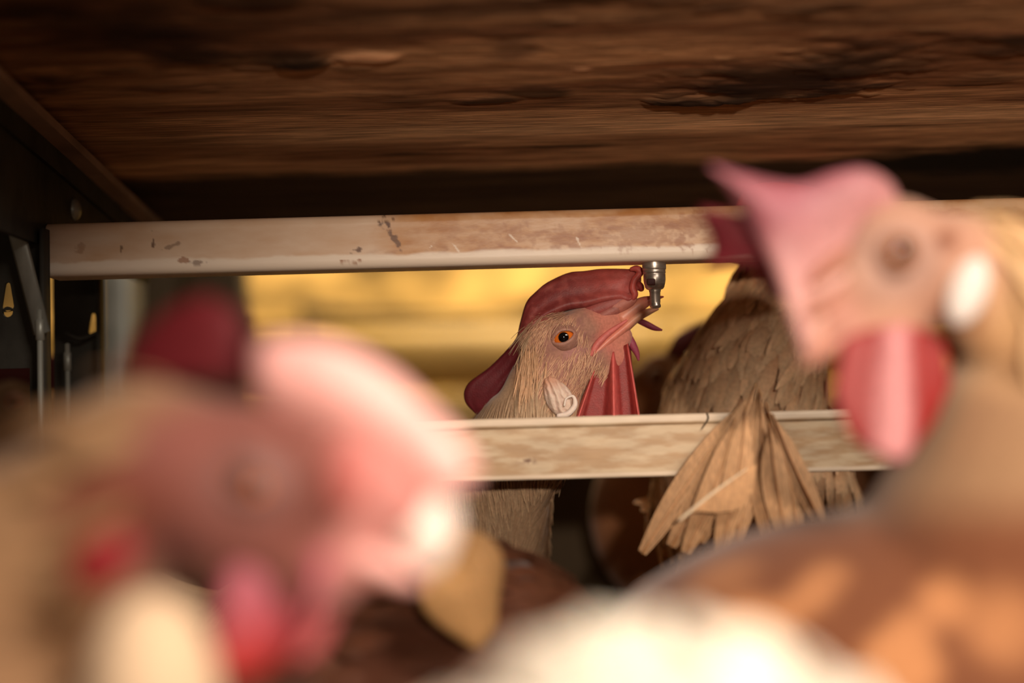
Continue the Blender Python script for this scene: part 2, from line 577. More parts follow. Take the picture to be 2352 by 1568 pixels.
def partition():
    x0 = -0.1935
    # upper side sheet that runs back along the tier, with the flanged rail under the board
    t = thing('side_panel', 'dark galvanised side sheet under the sloping rail in the upper left corner', 'panel', (x0, 0.6, EYE + 0.06))
    V, F = [], []
    for x in (x0 - 0.0025, x0):
        for y in (0.30, 0.76):
            zt = C0.z - CS * (y - C0.y) + 0.004
            V += [(x, y, EYE + 0.075), (x, y, zt)]
    F = [(0, 1, 3, 2), (4, 6, 7, 5), (0, 4, 5, 1), (2, 3, 7, 6), (1, 5, 7, 3), (0, 2, 6, 4)]
    link('sheet', mesh_from('sheet', V, F, False), M['dirty_steel'], t)
    for y in (0.63, 0.70):
        bv, bf = ellipsoid_data(Vector((x0, y, EYE + 0.096)), (Vector((0.003, 0, 0)), Vector((0, 0.005, 0)), Vector((0, 0, 0.005))), 12, 8)
        link('bolt', mesh_from('bolt', bv, bf), M['steel'], t)
    r = thing('ceiling_rail', 'thin grey metal rail running back under the dark board in the upper left corner', 'rail', (x0, 0.6, EYE + 0.115))
    for nm, (xa, xb, za, zb) in (('flange', (x0 - 0.004, x0 + 0.010, -0.0075, -0.0035)), ('web', (x0 - 0.0005, x0 + 0.002, -0.017, -0.0075))):
        V = []
        for x in (xa, xb):
            for y in (0.30, 0.76):
                z = C0.z - CS * (y - C0.y)
                V += [(x, y, z + za), (x, y, z + zb)]
        link(nm, mesh_from(nm, V, [(0, 1, 3, 2), (4, 6, 7, 5), (0, 4, 5, 1), (2, 3, 7, 6), (1, 5, 7, 3), (0, 2, 6, 4)], False), M['rail'] if nm == 'flange' else M['dirty_steel'], r)
    # slotted posts
    def post(label, y, pxl, pxr, ztop, holes, extra, notch=None):
        a, b = P(pxl, 700, y), P(pxr, 700, y)
        tt = thing('slotted_post', label, 'post', ((a.x + b.x) / 2, y, 0), 'slotted metal posts at the left')
        h = []
        for kind, hx, hy, w, hh in holes:
            c = P(hx, hy, y)
            h.append(keyhole(c.x - a.x, c.z, w, hh) if kind == 'k' else disc(c.x - a.x, c.z, w))
        if notch:
            nq = P(*notch, y)
            notch = (nq.x - a.x, nq.z)
        for zz in ([] if notch else np.arange(0.02, 0.22, 0.05)):
            h.append(keyhole((b.x - a.x) * 0.35, zz, 0.004, 0.011))
        m = plate_with_holes('web', b.x - a.x, ztop, h, 0.0018, notch)
        m.transform(Matrix.Translation((a.x, y, 0)))
        link('web', m, M['dirty_steel'], tt)
        link('lip', box_mesh('lip', (b.x - 0.0015, y - 0.008, 0), (b.x + 0.0003, y - 0.0009, ztop), 0.0003, 1), M['dirty_steel'], tt)
        for q in extra:
            link(*q, tt)
        return tt
    y = 0.585
    post('wide dark steel post at left frame edge, lit keyhole slot over a round hole', y, -330, 114, EYE + 0.081,
         [('k', 19, 682, 0.0052, 0.012), ('d', 19, 716, 0.0022, 0)], [], (70, 845))
    post('narrower dark steel post behind the left end of the white pipe, one lit keyhole slot', 0.66, 124, 238, EYE + 0.072,
         [('k', 215, 745, 0.0046, 0.0105)], [])
    # brace and upright rods
    a, b = P(-20, 300, 0.575), P(96, 765, 0.575)
    v, f = tube_data([a, b], [0.0035, 0.0035], [0.0008, 0.0008], n=2, seg=8, smooth_path=False)
    tag(link('brace_strip', mesh_from('brace_strip', v, f), M['steel'], loc=b),
        'slanting flat steel brace on the wide post by the left edge', 'brace')
    def rod(label, px_, y_, top, r):
        c = P(px_, 800, y_)
        zt = P(px_, top, y_).z
        t_ = thing('upright_rod', label, 'rod', (c.x, y_, 0), 'upright rods at the left post')
        v, f = tube_data([(c.x, y_, 0), (c.x, y_, zt)], [r, r], n=2, seg=10, smooth_path=False)
        link('shaft', mesh_from('shaft', v, f), M['steel'], t_)
        v, f = tube_data([(c.x, y_, zt - 0.012), (c.x, y_, zt - 0.004)], [r * 1.5, r * 1.5], n=2, seg=10, smooth_path=False)
        link('collar', mesh_from('collar', v, f), M['steel'], t_)
    rod('bright steel rod standing before the wide left post', 92, 0.575, 712, 0.0012)
    rod('thinner steel rod standing before the narrower slotted post', 155, 0.648, 790, 0.0011)
    p0, p1, p2 = P(150, 765, 0.652), P(185, 778, 0.652), P(222, 764, 0.652)
    v, f = tube_data([p0, p1, p2], [0.0009] * 3, n=12, seg=8)
    tag(link('wire_hook', mesh_from('wire_hook', v, f), M['dirty_steel'], loc=p1), 'bent wire hook on the narrower slotted post', 'hook')


partition()


# ------------------------------------------------------------------ drinking line
def line_mesh(name, xa, xb, y0, y1, z0, z1, r, nx, paint):
    """long bar along x with rounded corners, dense enough for painted dirt"""
    prof = []
    for cy, cz, a0 in ((y0 + r, z0 + r, math.pi), (y1 - r, z0 + r, 1.5 * math.pi), (y1 - r, z1 - r, 0), (y0 + r, z1 - r, 0.5 * math.pi)):
        arc = [(cy + r * math.cos(a0 + t), cz + r * math.sin(a0 + t)) for t in np.linspace(0, math.pi / 2, 5)]
        prof += arc
    # densify the long straight front side (between last arc end and first arc start)
    front = [(y0, z) for z in np.linspace(z1 - r, z0 + r, 44)[1:-1]]
    prof = prof + front
    n = len(prof)
    xs = np.linspace(xa, xb, nx)
    V = np.array([(x, p[0], p[1]) for x in xs for p in prof])
    F = [(i * n + j, i * n + (j + 1) % n, (i + 1) * n + (j + 1) % n, (i + 1) * n + j) for i in range(nx - 1) for j in range(n)]
    F += [tuple(range(n))[::-1], tuple((nx - 1) * n + k for k in range(n))]
    m = mesh_from(name, V, F)
    set_col(m, paint(V))
    return m


PY0 = 0.589
pz1, pz0 = P(1176, 483, PY0).z, P(1176, 606, PY0).z


def paint_pipe(V):
    x, y, z = V[:, 0], V[:, 1], V[:, 2]
    k = (z - pz0) / (pz1 - pz0)                       # 0 bottom .. 1 top
    white = np.array(lin(238, 220, 200))
    tan = np.array(lin(196, 142, 88))
    rust = np.array(lin(152, 90, 46))
    dark = np.array(lin(86, 46, 26))
    n1, n2 = fbm(x * 70, z * 220, 5, 5), fbm(x * 260, z * 500, 15, 4)
    xp = lambda px: (px - 1176) / FPX * PY0
    lo = 0.22 + 0.12 * (fbm(x * 45, z * 0 + 2.0, 33, 4) - 0.4) + 0.05 * (n2 - 0.5)
    dirt = np.clip((k - lo) / 0.05, 0, 1)
    lit = np.clip((x - xp(760)) / 0.03, 0.55, 1)      # tan coat weaker towards the left
    C = white + (tan - white) * (dirt * (0.8 + 0.9 * (n1 - 0.45)) * lit).clip(0, 1)[:, None]  # lit is only the weight of the tan coat, lower towards the left
    w = np.clip((0.6 * n1 + 0.4 * n2 - 0.44) * 4, 0, 1) * dirt * np.clip((x - xp(880)) / 0.04, 0, 1) * np.clip(1.25 - abs(k - 0.45) * 1.6, 0, 1)
    C = C + (rust - C) * (0.75 * w)[:, None]
    # brown run-off just above the clean strip
    w = np.exp(-((k - lo - 0.05) / 0.06) ** 2) * np.clip((n2 - 0.42) * 4, 0, 1) * np.clip((x - xp(800)) / 0.03, 0, 1)
    C = C + (rust - C) * (0.6 * w)[:, None]

    def blot(px, py, rx, ry, color, a, ang=0.0, seed=3):
        nonlocal C
        c = P(px, py, PY0)
        dx, dz = x - c.x, z - c.z
        u, v = dx * math.cos(ang) + dz * math.sin(ang), -dx * math.sin(ang) + dz * math.cos(ang)
        q = np.sqrt((u / rx) ** 2 + (v / ry) ** 2) + 2.4 * (fbm(x * 500, z * 500, seed, 3) - 0.5)
        wq = np.clip((1 - q) / 0.4, 0, 1) * a
        C = C + (np.array(color) - C) * wq[:, None]
    blot(877, 512, 0.0036, 0.0026, dark, 0.9)
    blot(905, 545, 0.0058, 0.0013, dark, 0.8, -1.05)
    blot(818, 574, 0.003, 0.0013, dark, 0.85)
    blot(812, 600, 0.005, 0.0009, rust, 0.9)
    blot(352, 555, 0.0007, 0.004, dark, 0.8)
    blot(278, 574, 0.0006, 0.0026, dark, 0.7)
    blot(452, 602, 0.0025, 0.0014, dark, 0.6)
    blot(420, 598, 0.002, 0.0012, rust, 0.7)
    blot(390, 566, 0.004, 0.0008, dark, 0.5, 0.3)
    blot(185, 570, 0.003, 0.003, rust, 0.4)
    blot(1180, 530, 0.006, 0.0035, rust, 0.35, 0.5)
    blot(1290, 545, 0.012, 0.004, rust, 0.35)
    blot(1480, 540, 0.02, 0.005, rust, 0.4)
    blot(1590, 520, 0.010, 0.007, rust, 0.4)
    for (a, b, L, an) in ((1045, 566, 0.003, -0.9), (1180, 548, 0.0035, -0.8), (1120, 590, 0.002, 0.3), (1330, 558, 0.003, -1.2), (990, 566, 0.002, 0.8)):
        blot(a, b, L, 0.0004, white, 0.8, an)
    return C


def drinking_line():
    c = P(1200, 545, PY0)
    tag(link('water_pipe', line_mesh('water_pipe', P(104, 575, PY0).x, 0.34, PY0, PY0 + 0.022, pz0, pz1, 0.0035, 900, paint_pipe),
             M['plastic'], loc=(c.x, PY0 + 0.011, pz0)),
        'white plastic square water pipe stained brown, running across above the drinking hen', 'pipe')


drinking_line()


def nipple():
    yn = PY0 + 0.011
    px2m = yn / FPX
    top = P(1502, 600, yn)
    t = thing('nipple_drinker', 'stainless steel nipple drinker hanging under the stained white pipe', 'nipple drinker', (top.x, yn, top.z))
    s = lambda py: top.z - (py - 600) * px2m

    def lathe(name, prof, seg=40, taper=None):
        V, F = [], []
        for r, py in prof:
            for j in range(seg):
                a = 2 * math.pi * j / seg
                V.append((top.x + (taper or 0) * (py - 600) * px2m + r * px2m * math.cos(a), yn + r * px2m * math.sin(a), s(py)))
        for i in range(len(prof) - 1):
            for j in range(seg):
                F.append((i * seg + j, i * seg + (j + 1) % seg, (i + 1) * seg + (j + 1) % seg, (i + 1) * seg + j))
        F += [tuple(range(seg)), tuple((len(prof) - 1) * seg + j for j in range(seg))[::-1]]
        m = mesh_from(name, V, F)
        m.transform(Matrix.Identity(4))
        return m
    link('saddle', lathe('saddle', [(30, 597), (31, 599), (29, 602), (27, 602)]), M['plastic_plain'], t)
    link('collar', lathe('collar', [(24, 598), (27, 600), (27.5, 603), (27.5, 617), (26.5, 620), (25, 621)]), M['chrome'], t)
    link('body', lathe('body', [(25, 620), (26, 622), (26, 628), (24.6, 629), (25.5, 631), (25.5, 643), (24.5, 650), (22, 660), (19, 664), (14, 666)]), M['chrome'], t)
    # pin: faceted push rod
    link('pin', lathe('pin', [(13, 664), (14, 668), (12.5, 672), (12, 694), (11.5, 698), (13, 702), (12.5, 706), (9, 708)], 10), M['chrome'], t)
    link('guard', box_mesh('guard', (top.x - 20 * px2m, yn - 26.5 * px2m, s(657)), (top.x - 1 * px2m, yn - 22 * px2m, s(642)), 0.0004, 2), M['comb_plain'], t)


M['plastic_plain'] = mat('pvc_saddle', color=lin(205, 180, 155), rough=0.5)
M['comb_plain'] = mat('red_guard', color=lin(70, 24, 20), rough=0.6)
nipple()

# drip trough under the nipple: U channel
TY0 = 0.566
tz1, tz0 = P(1300, 957, TY0).z, P(1300, 1100, TY0).z


def paint_trough(V):
    x, z = V[:, 0], V[:, 2]
    k = (z - tz0) / (tz1 - tz0)
    base, tan, white = np.array(lin(184, 160, 128)), np.array(lin(158, 122, 82)), np.array(lin(212, 192, 168))
    n = fbm(x * 90, z * 380, 61, 5)
    C = base + (tan - base) * np.clip((n - 0.42) * 4, 0, 1)[:, None] * 0.8
    w = np.clip((k - 0.85) / 0.05, 0, 1) + np.clip((0.10 - k) / 0.04, 0, 1)
    C = C + (white - C) * np.clip(w, 0, 1)[:, None] * 0.8
    w = np.exp(-((x - P(1215, 1060, TY0).x) / 0.004) ** 2 - ((z - P(1215, 1058, TY0).z) / 0.0012) ** 2)
    C = C + (np.array(lin(96, 60, 38)) - C) * (w * np.clip((fbm(x * 800, z * 800, 9, 3) - 0.35) * 4, 0, 1))[:, None]
    return C


def trough():
    xa, xb = -0.095, 0.30
    t = thing('drip_trough', 'cream plastic drip trough with a raised lip under the nipple drinker', 'trough', ((xa + xb) / 2, TY0 + 0.012, tz0))
    link('front_wall', line_mesh('front_wall', xa, xb, TY0, TY0 + 0.0022, tz0, tz1 - 0.001, 0.0009, 700, paint_trough), M['trough'], t)
    link('lip', line_mesh('lip', xa, xb, TY0 - 0.0012, TY0 + 0.003, tz1 - 0.0042, tz1, 0.0014, 200, paint_trough), M['trough'], t)
    link('base', line_mesh('base', xa, xb, TY0 + 0.0022, TY0 + 0.024, tz0, tz0 + 0.002, 0.0008, 60, paint_trough), M['trough'], t)
    link('back_wall', line_mesh('back_wall', xa, xb, TY0 + 0.0218, TY0 + 0.024, tz0 + 0.002, tz1 - 0.006, 0.0009, 60, paint_trough), M['trough'], t)
    a, b = P(1624, 948, TY0 - 0.0014), P(1612, 985, TY0 - 0.0014)
    v, f = tube_data([a, P(1626, 962, TY0 - 0.0014), b], [0.0003, 0.0004, 0.0002], n=10, seg=6)
    o = link('crack', mesh_from('crack', v, f), M['far_wood'], t)


trough()


# ------------------------------------------------------------------ hens
MM = 0.001


class Head:
    """frame of a hen's head: X beak, Y left, Z up, origin between the eyes"""
    def __init__(self, px, py, y, tilt, facing, yaw=0, roll=0, depth_off=0.010):
        t = math.radians(tilt)
        f = facing
        X, Z = Vector((f * math.cos(t), 0, math.sin(t))), Vector((-f * math.sin(t), 0, math.cos(t)))
        R = Matrix.Rotation(math.radians(yaw) * -f, 3, Z)
        X = R @ X
        Y = Z.cross(X)
        R2 = Matrix.Rotation(math.radians(roll), 3, X)
        Y, Z = R2 @ Y, R2 @ Z
        self.X, self.Y, self.Z = X, Y, Z
        self.cs = -1 if f > 0 else 1                  # side that faces the camera
        self.side = self.Y * self.cs                  # unit vector towards the camera side
        self.O = P(px, py, y) - self.side * depth_off

    def w(self, u, l, v):
        """mm (forward, towards camera side, up) -> world"""
        return self.O + self.X * (u * MM) + self.side * (l * MM) + self.Z * (v * MM)

    def px(self, a, b, l=0.0):
        """photo pixel -> point of the sagittal plane shifted l mm to the camera side"""
        n = self.side
        return on_plane(a, b, self.O + n * (l * MM), n)

    def loc(self, A):
        D = np.asarray(A) - np.array(tuple(self.O))
        return np.stack([D @ np.array(tuple(self.X)), D @ np.array(tuple(self.side)), D @ np.array(tuple(self.Z))], 1) / MM


def head_blobs(h, s=1.0):
    """skull, brow, face, cheek, jaw, throat in the head frame (mm)"""
    out = []
    def e(u, l, v, ru, rl, rv, tilt=0):
        t = math.radians(tilt)
        a = h.X * math.cos(t) + h.Z * math.sin(t)
        c = h.Z * math.cos(t) - h.X * math.sin(t)
        out.append(ellipsoid_data(h.w(u * s, l * s, v * s), (a * (ru * s * MM), h.side * (rl * s * MM), c * (rv * s * MM))))
    e(-4, 0, 1, 15, 12.5, 13.5)
    e(9, 0, -1.5, 12, 10.5, 10)
    e(18, 0, -4, 11, 7, 6.5, -10)
    e(-3, 0, -10, 13, 11.5, 12)
    e(8, 0, -14, 11, 8.5, 8)
    e(17, 0, -12, 9, 6.5, 5.5, 8)
    e(18.5, 0, -14.5, 8, 5.5, 5.5, 10)
    e(13, 0, -18.5, 8.5, 6.0, 7.5, 30)
    e(8, 0, -20, 7, 6.0, 7.0, 20)
    for l in (-1, 1):
        e(0, l * 8.4, 0, 7.8, 2.4, 6.6)               # bulge round each eye
        e(2, l * 7.5, 6.0, 9, 3.2, 2.2, -6)           # brow
    return out


def blend(C, w, color):
    w = np.clip(w, 0, 1)[:, None]
    return C * (1 - w) + np.array(color) * w


def eye_parts(h, root, s=1.0, iris=(206, 98, 28), lid=(168, 122, 106)):
    AU, AV1, AV2 = 4.5, 2.7, 2.1
    if h.cs > 0:
        iris, lid = (26, 14, 10), (150, 112, 96)
        AU, AV1, AV2 = 4.4, 4.2, 4.0
    elif h.O.y < 0.4:
        lid = (140, 100, 92)
    R0, LC, TILT = 6.0, 7.9, -0.22
    for sd in (1, -1):
        c = h.w(0.4 * s, sd * LC * s, 0)
        r = R0 * s * MM
        V, F = ellipsoid_data(c, (h.X * r, h.Z * r, h.side * (sd * r)), 48, 36)
        m = mesh_from('eye', V, F)
        D = h.loc(V) - h.loc([tuple(c)])
        a = np.hypot(D[:, 0] + 0.1 * s, D[:, 2]) / (R0 * s)
        front = D[:, 1] * sd > 0
        C = np.tile(np.array(lin(60, 34, 22)), (len(V), 1))
        C = blend(C, (front & (a < 0.9)) * 1.0, lin(*iris))
        C = blend(C, (front & (a > 0.38) & (a < 0.6)) * 0.3, lin(226, 132, 50))
        C = blend(C, (front & (a < 0.385)) * 1.0, (0.003, 0.002, 0.002))
        set_col(m, C)
        link('eye', m, M['eye'], root)
        # lids: almond opening cut out of a shell round the ball
        V, F, n, rows = [], [], 48, 8
        for k in range(rows):
            q = k / (rows - 1)
            for j in range(n):
                t = 2 * math.pi * j / n
                au, av = AU * math.cos(t), (AV1 if math.sin(t) > 0 else AV2) * math.sin(t) * (1 - 0.25 * abs(math.cos(t)))
                bu, bv = 7.2 * math.cos(t), 6.1 * math.sin(t)
                u, v = au * (1 - q) + bu * q, av * (1 - q) + bv * q
                u2, v2 = u * math.cos(TILT) - v * math.sin(TILT), u * math.sin(TILT) + v * math.cos(TILT)
                rho = min(math.hypot(u, v), 6.3)
                rr = math.sqrt(max(0.0, 6.36 ** 2 - rho * rho))
                lift = max(rr, 2.5) + 0.5 * math.sin(math.pi * min(q * 2.6, 1)) - 2.2 * max(0, q - 0.6)
                V.append(h.w((0.4 + u2) * s, sd * (LC + lift) * s, v2 * s))
        for k in range(rows - 1):
            for j in range(n):
                F.append((k * n + j, k * n + (j + 1) % n, (k + 1) * n + (j + 1) % n, (k + 1) * n + j))
        m = mesh_from('eyelid', V, F)
        bm = bmesh.new(); bm.from_mesh(m)
        bmesh.ops.recalc_face_normals(bm, faces=bm.faces)
        bmesh.ops.solidify(bm, geom=list(bm.faces), thickness=0.0004)
        bm.to_mesh(m); bm.free()
        m.polygons.foreach_set('use_smooth', [True] * len(m.polygons))
        set_col(m, np.tile(np.array(lin(*lid)), (len(m.vertices), 1)))
        link('eyelid', m, M['skin'], root)


def flesh(name, m, root, color, tip=None, k=None):
    n = len(m.vertices)
    C = np.tile(np.array(color, float), (n, 1))
    if tip is not None:
        C = C * (1 - k[:, None]) + np.array(tip) * k[:, None]
    set_col(m, C)
    return link(name, m, M['comb'], root)


def legs(root, x, y, zt, d):
    """two legs with three front toes and a hind toe; d = heading (unit)"""
    s = Vector((-d.y, d.x, 0))
    for sd in (-1, 1):
        b = Vector((x, y, 0)) + s * (0.022 * sd)
        foot = b + d * 0.008 + Vector((0, 0, 0.006))
        hock = b - d * 0.022 + Vector((0, 0, 0.062))
        top = b + d * 0.006 + Vector((0, 0, zt))
        D = [tube_data([top, hock, foot], [0.016, 0.0055, 0.0045], n=14, seg=10)]
        for a in (-0.5, 0, 0.5, math.pi):
            q = (d * math.cos(a) + s * math.sin(a)) * (0.034 if a != math.pi else 0.016)
            D.append(tube_data([foot, foot + q * 0.55 + Vector((0, 0, 0.001)), foot + q - Vector((0, 0, 0.0035))], [0.004, 0.0032, 0.0016], n=8, seg=8))
        v, f = join(D)
        link('leg', mesh_from('leg', v, f), M['leg'], root)


def hen(label, h, neck, torso, base_col, paint=None, voxel=0.003, extra=(), heading=Vector((1, 0, 0)), blobs=True,
        smooth=4, scale=1.0, eyes=True, group='hens of the flock', tail=True, legged=True, flat=1.0):
    """neck: list of (point, radius in m); torso: (centre, (rx, ry, rz)) with heading; returns root and painted body"""
    tc, tr = torso
    root = thing('hen', label, 'hen', (tc.x, tc.y, 0.0), group)
    sd = Vector((-heading.y, heading.x, 0))
    D = list(extra)
    D.append(ellipsoid_data(tc, (heading * tr[0], sd * tr[1], Vector((0, 0, tr[2]))), 32, 20))
    if tail:
        D.append(tube_data([tc - heading * tr[0] * 0.5, tc - heading * tr[0] * 0.98 + Vector((0, 0, tr[2] * 0.45)),
                            tc - heading * tr[0] * 1.3 + Vector((0, 0, tr[2] * 0.95))], [tr[2] * 0.7, tr[2] * 0.4, 0.012], [tr[1] * 0.7, tr[1] * 0.35, 0.008], side=sd))
    if h and blobs:
        D += head_blobs(h, scale)
    if neck:
        D.append(tube_data([p for p, r in neck], [r for p, r in neck], [r * flat for p, r in neck], n=30, seg=24, side=Vector((0, 1, 0.01))))
    m = remesh('body', D, voxel, smooth)
    A = vco(m)
    C = np.tile(np.array(base_col, float), (len(A), 1))
    C = C * (0.8 + 0.4 * fbm(A[:, 0] * 60 + A[:, 1] * 40, A[:, 2] * 60, 71, 3))[:, None]
    if paint:
        C = paint(A, C)
    set_col(m, C)
    body = link('body', m, M['plumage'], root)
    if legged:
        legs(root, tc.x, tc.y, tc.z - tr[2] * 0.55, heading)
    if h and eyes:
        eye_parts(h, root, scale)
    return root, body


def scatter(body, root, n, mask_fn, flow_fn, length, width, lift, col_fn, name='plumage', tip_fn=None, jitter=0.25, curl=0.12):
    m = body.data
    off = np.array(root['origin'])
    A, N = vco(m) + off, vno(m)
    w = mask_fn(A, N)
    p = w / w.sum()
    idx = RNG.choice(len(A), n, p=p)
    pos, nor = A[idx], N[idx]
    fl = flow_fn(pos) + RNG.normal(0, jitter, (n, 3))
    L = length * RNG.uniform(0.65, 1.25, n)
    W = width * RNG.uniform(0.7, 1.2, n)
    cols = col_fn(pos)
    tips = tip_fn(pos) if tip_fn else None
    pm = feathers_mesh(name, pos + RNG.normal(0, 0.0004, (n, 3)), nor, fl, L, W, np.full(n, lift), cols, tips, curl)
    pm.transform(Matrix.Translation(Vector(root['origin'])) @ Matrix.Translation(-Vector(root['origin'])))
    o = link(name, pm, M['vane'], root)
    o['kind'] = 'stuff'
    return o


def vary(c, n, a=0.2):
    return np.array(c)[None] * RNG.uniform(1 - a, 1 + a, (n, 1))


PINK, RED, DEEP, MAROON = lin(226, 128, 118), lin(178, 62, 54), lin(128, 42, 40), lin(96, 26, 32)
CREAM, TAN, BROWN, WHITE = lin(226, 190, 148), lin(190, 144, 102), lin(150, 88, 46), lin(252, 238, 216)


# ---- the hen in focus, drinking
def drinking_hen():
    h = Head(1292.6, 776, 0.603, 34, 1, yaw=2, depth_off=0.012)
    q = lambda px, py, r, y: (P(px, py, y), r)
    y0 = h.O.y
    neck = [(h.w(-6, 0, -8), 0.0155), q(1256, 880, 0.0165, y0), q(1231, 965, 0.0216, y0 + 0.004), q(1150, 1090, 0.0245, y0 + 0.02), q(1090, 1260, 0.034, y0 + 0.05)]
    torso = (Vector((-0.075, y0 + 0.075, 0.165)), (0.10, 0.06, 0.075))

    def paint(A, C):
        L = h.loc(A)
        d = np.sqrt(((L[:, 0] - 2) / 26) ** 2 + ((L[:, 2] + 4) / 24) ** 2)
        n = fbm(L[:, 0] * 0.5 + 20, L[:, 2] * 0.5 + 20, 81, 4)
        C = blend(C, (1.25 - d) * 3, lin(164, 120, 102))                                   # bare face
        C = blend(C, np.clip((n - 0.45) * 4, 0, 1) * np.clip((1.2 - d) * 3, 0, 1) * 0.6, lin(138, 94, 92))
        C = blend(C, np.clip(1 - np.hypot((L[:, 0] + 1) / 9, (L[:, 2] + 8) / 5), 0, 1) * 1.2, lin(168, 120, 112))
        C = blend(C, np.clip(L[:, 0] - 9, 0, 6) / 6 * np.clip(-L[:, 2] - 5, 0, 3) / 3, lin(188, 114, 100))   # jaw and throat
        C = blend(C, np.clip(L[:, 0] - 13, 0, 5) / 5, lin(194, 124, 106))
        C = blend(C, np.clip(1 - np.hypot((L[:, 0] + 5) / 12, (L[:, 2] - 13) / 4.5), 0, 1) * 1.5, lin(150, 62, 54))
        return C
    lab = 'white hen in focus drinking from the nipple, amber eye and deep red flopped comb'
    root, body = hen(lab, h, neck, torso, lin(170, 138, 108), paint, voxel=0.0013, smooth=3, flat=0.72)
    # comb
    pair = [(1458, 677, 1450, 690), (1472, 652, 1442, 695), (1469, 622, 1434, 697), (1440, 618, 1418, 693), (1382, 617, 1385, 697),
            (1343, 622, 1345, 707), (1306, 626, 1307, 712), (1259, 647, 1278, 722), (1231, 669, 1252, 734), (1208, 695, 1230, 752),
            (1194, 742, 1214, 778), (1186, 773, 1206, 800), (1166, 799, 1196, 825), (1124, 841, 1178, 858), (1071, 883, 1152, 895),
            (1065, 922, 1130, 930), (1098, 960, 1112, 968)]
    def lat(s, k):
        rear = max(0, (s - 0.66) / 0.34)
        f = 2.2 * math.sin(k * 3.0) * (1 - rear)
        f += 1.5 * math.sin(s * 30 + k * 2.5) * math.exp(-((s - 0.16) / 0.10) ** 2) * (0.3 + k * 0.7)
        f += 4.2 * math.exp(-((s - 0.0) / 0.05) ** 2) * (k ** 0.8)                        # front edge curls out
        f += 2.6 * math.exp(-((k - 0.12) / 0.16) ** 2) * (1 - rear)                        # fleshy root over the brow
        f -= 10.0 * rear ** 0.7
        return f * MM
    def th(s, k):
        return (2.6 * (1 - k) + 1.5 + 0.9 * math.exp(-((k - 0.9) / 0.1) ** 2)) * MM * (0.75 if s > 0.7 else 1)
    m = sheet_mesh('comb', [h.px(c, d) for a, b, c, d in pair], [h.px(a, b) for a, b, c, d in pair], h.side, lat, th, 110, 26)
    A = vco(m)
    L = h.loc(A)
    n = fbm(L[:, 0] * 0.35 + 30, L[:, 2] * 0.35 + 30, 91, 4)
    C = np.tile(np.array(lin(118, 46, 44)), (len(A), 1))
    C = blend(C, (L[:, 0] - 14) / 18, lin(164, 76, 70))
    C = blend(C, np.clip((n - 0.5) * 4, 0, 1) * 0.45, lin(170, 90, 82))
    C = blend(C, (-L[:, 0] - 14) / 8, lin(92, 26, 32))  # rear lobe darkened: its shade is put into the comb colour
    set_col(m, C)
    link('comb', m, M['comb'], root)
    # wrinkled flesh between comb and nostril
    for (a, b, ru, rv, tl, c) in ((1392, 702, 14, 3.4, -15, lin(150, 74, 68)), (1424, 700, 8, 3.2, -12, lin(182, 110, 94)), (1402, 715, 9.5, 2.6, -8, lin(160, 94, 84))):
        t = math.radians(tl)
        p = h.px(a, b, 4.3)
        v, f = ellipsoid_data(p, ((h.X * math.cos(t) + h.Z * math.sin(t)) * (ru * MM), h.side * (2.2 * MM), (h.Z * math.cos(t) - h.X * math.sin(t)) * (rv * MM)))
        flesh('comb_fold', mesh_from('comb_fold', v, f), root, c)
    v, f = tube_data([h.px(*p, 5.0) for p in ((1448, 618), (1462, 617), (1470, 624), (1466, 632), (1456, 645), (1453, 662), (1458, 676), (1452, 688))], [0.8 * MM, 1.5 * MM, 1.7 * MM, 1.5 * MM, 1.4 * MM, 1.5 * MM, 1.5 * MM, 1.0 * MM], n=40, seg=12)
    flesh('comb_lip', mesh_from('comb_lip', v, f), root, lin(176, 76, 68))
    v, f = ellipsoid_data(h.px(1469, 657, 1.0), (h.X * 1.8 * MM, h.side * 3 * MM, h.Z * 2.6 * MM))
    flesh('comb_lip', mesh_from('comb_lip', v, f), root, lin(170, 66, 60))
    # beak, open round the pin
    up = [h.px(1425, 733), h.px(1456, 709), h.px(1480, 694), h.px(1506, 685), h.px(1524, 681)]
    v, f = tube_data(up, [4.6 * MM, 3.6 * MM, 2.6 * MM, 1.2 * MM, 0.35 * MM], [5.2 * MM, 4.6 * MM, 3.4 * MM, 2.0 * MM, 0.4 * MM], side=h.side, n=24)
    m = mesh_from('upper_beak', v, f)
    set_col(m, blend(np.tile(np.array(lin(208, 136, 112)), (len(m.vertices), 1)), (h.loc(vco(m))[:, 0] - 36) / 6, lin(196, 92, 84)))
    link('upper_beak', m, M['beak'], root)
    lo = [h.px(1366, 812), h.px(1392, 787), h.px(1425, 760), h.px(1461, 730), h.px(1489, 716), h.px(1512, 709)]
    v, f = tube_data(lo, [2.2 * MM, 2.6 * MM, 2.5 * MM, 2.1 * MM, 1.5 * MM, 0.5 * MM], [8.6 * MM, 8.2 * MM, 7 * MM, 4.8 * MM, 3.2 * MM, 1.0 * MM], side=h.side, n=30)
    m = mesh_from('lower_beak', v, f)
    set_col(m, blend(np.tile(np.array(lin(214, 132, 112)), (len(m.vertices), 1)), (h.loc(vco(m))[:, 0] - 24) / 8, lin(222, 164, 132)))
    link('lower_beak', m, M['beak'], root)
    # mouth corner fold
    v, f = tube_data([h.px(1357, 816, 8), h.px(1372, 790, 8), h.px(1400, 763, 7), h.px(1440, 735, 5.5)], [0.9 * MM, 1.5 * MM, 1.2 * MM, 0.5 * MM], n=20, seg=10)
    flesh('mouth_fold', mesh_from('mouth_fold', v, f), root, lin(206, 112, 104))
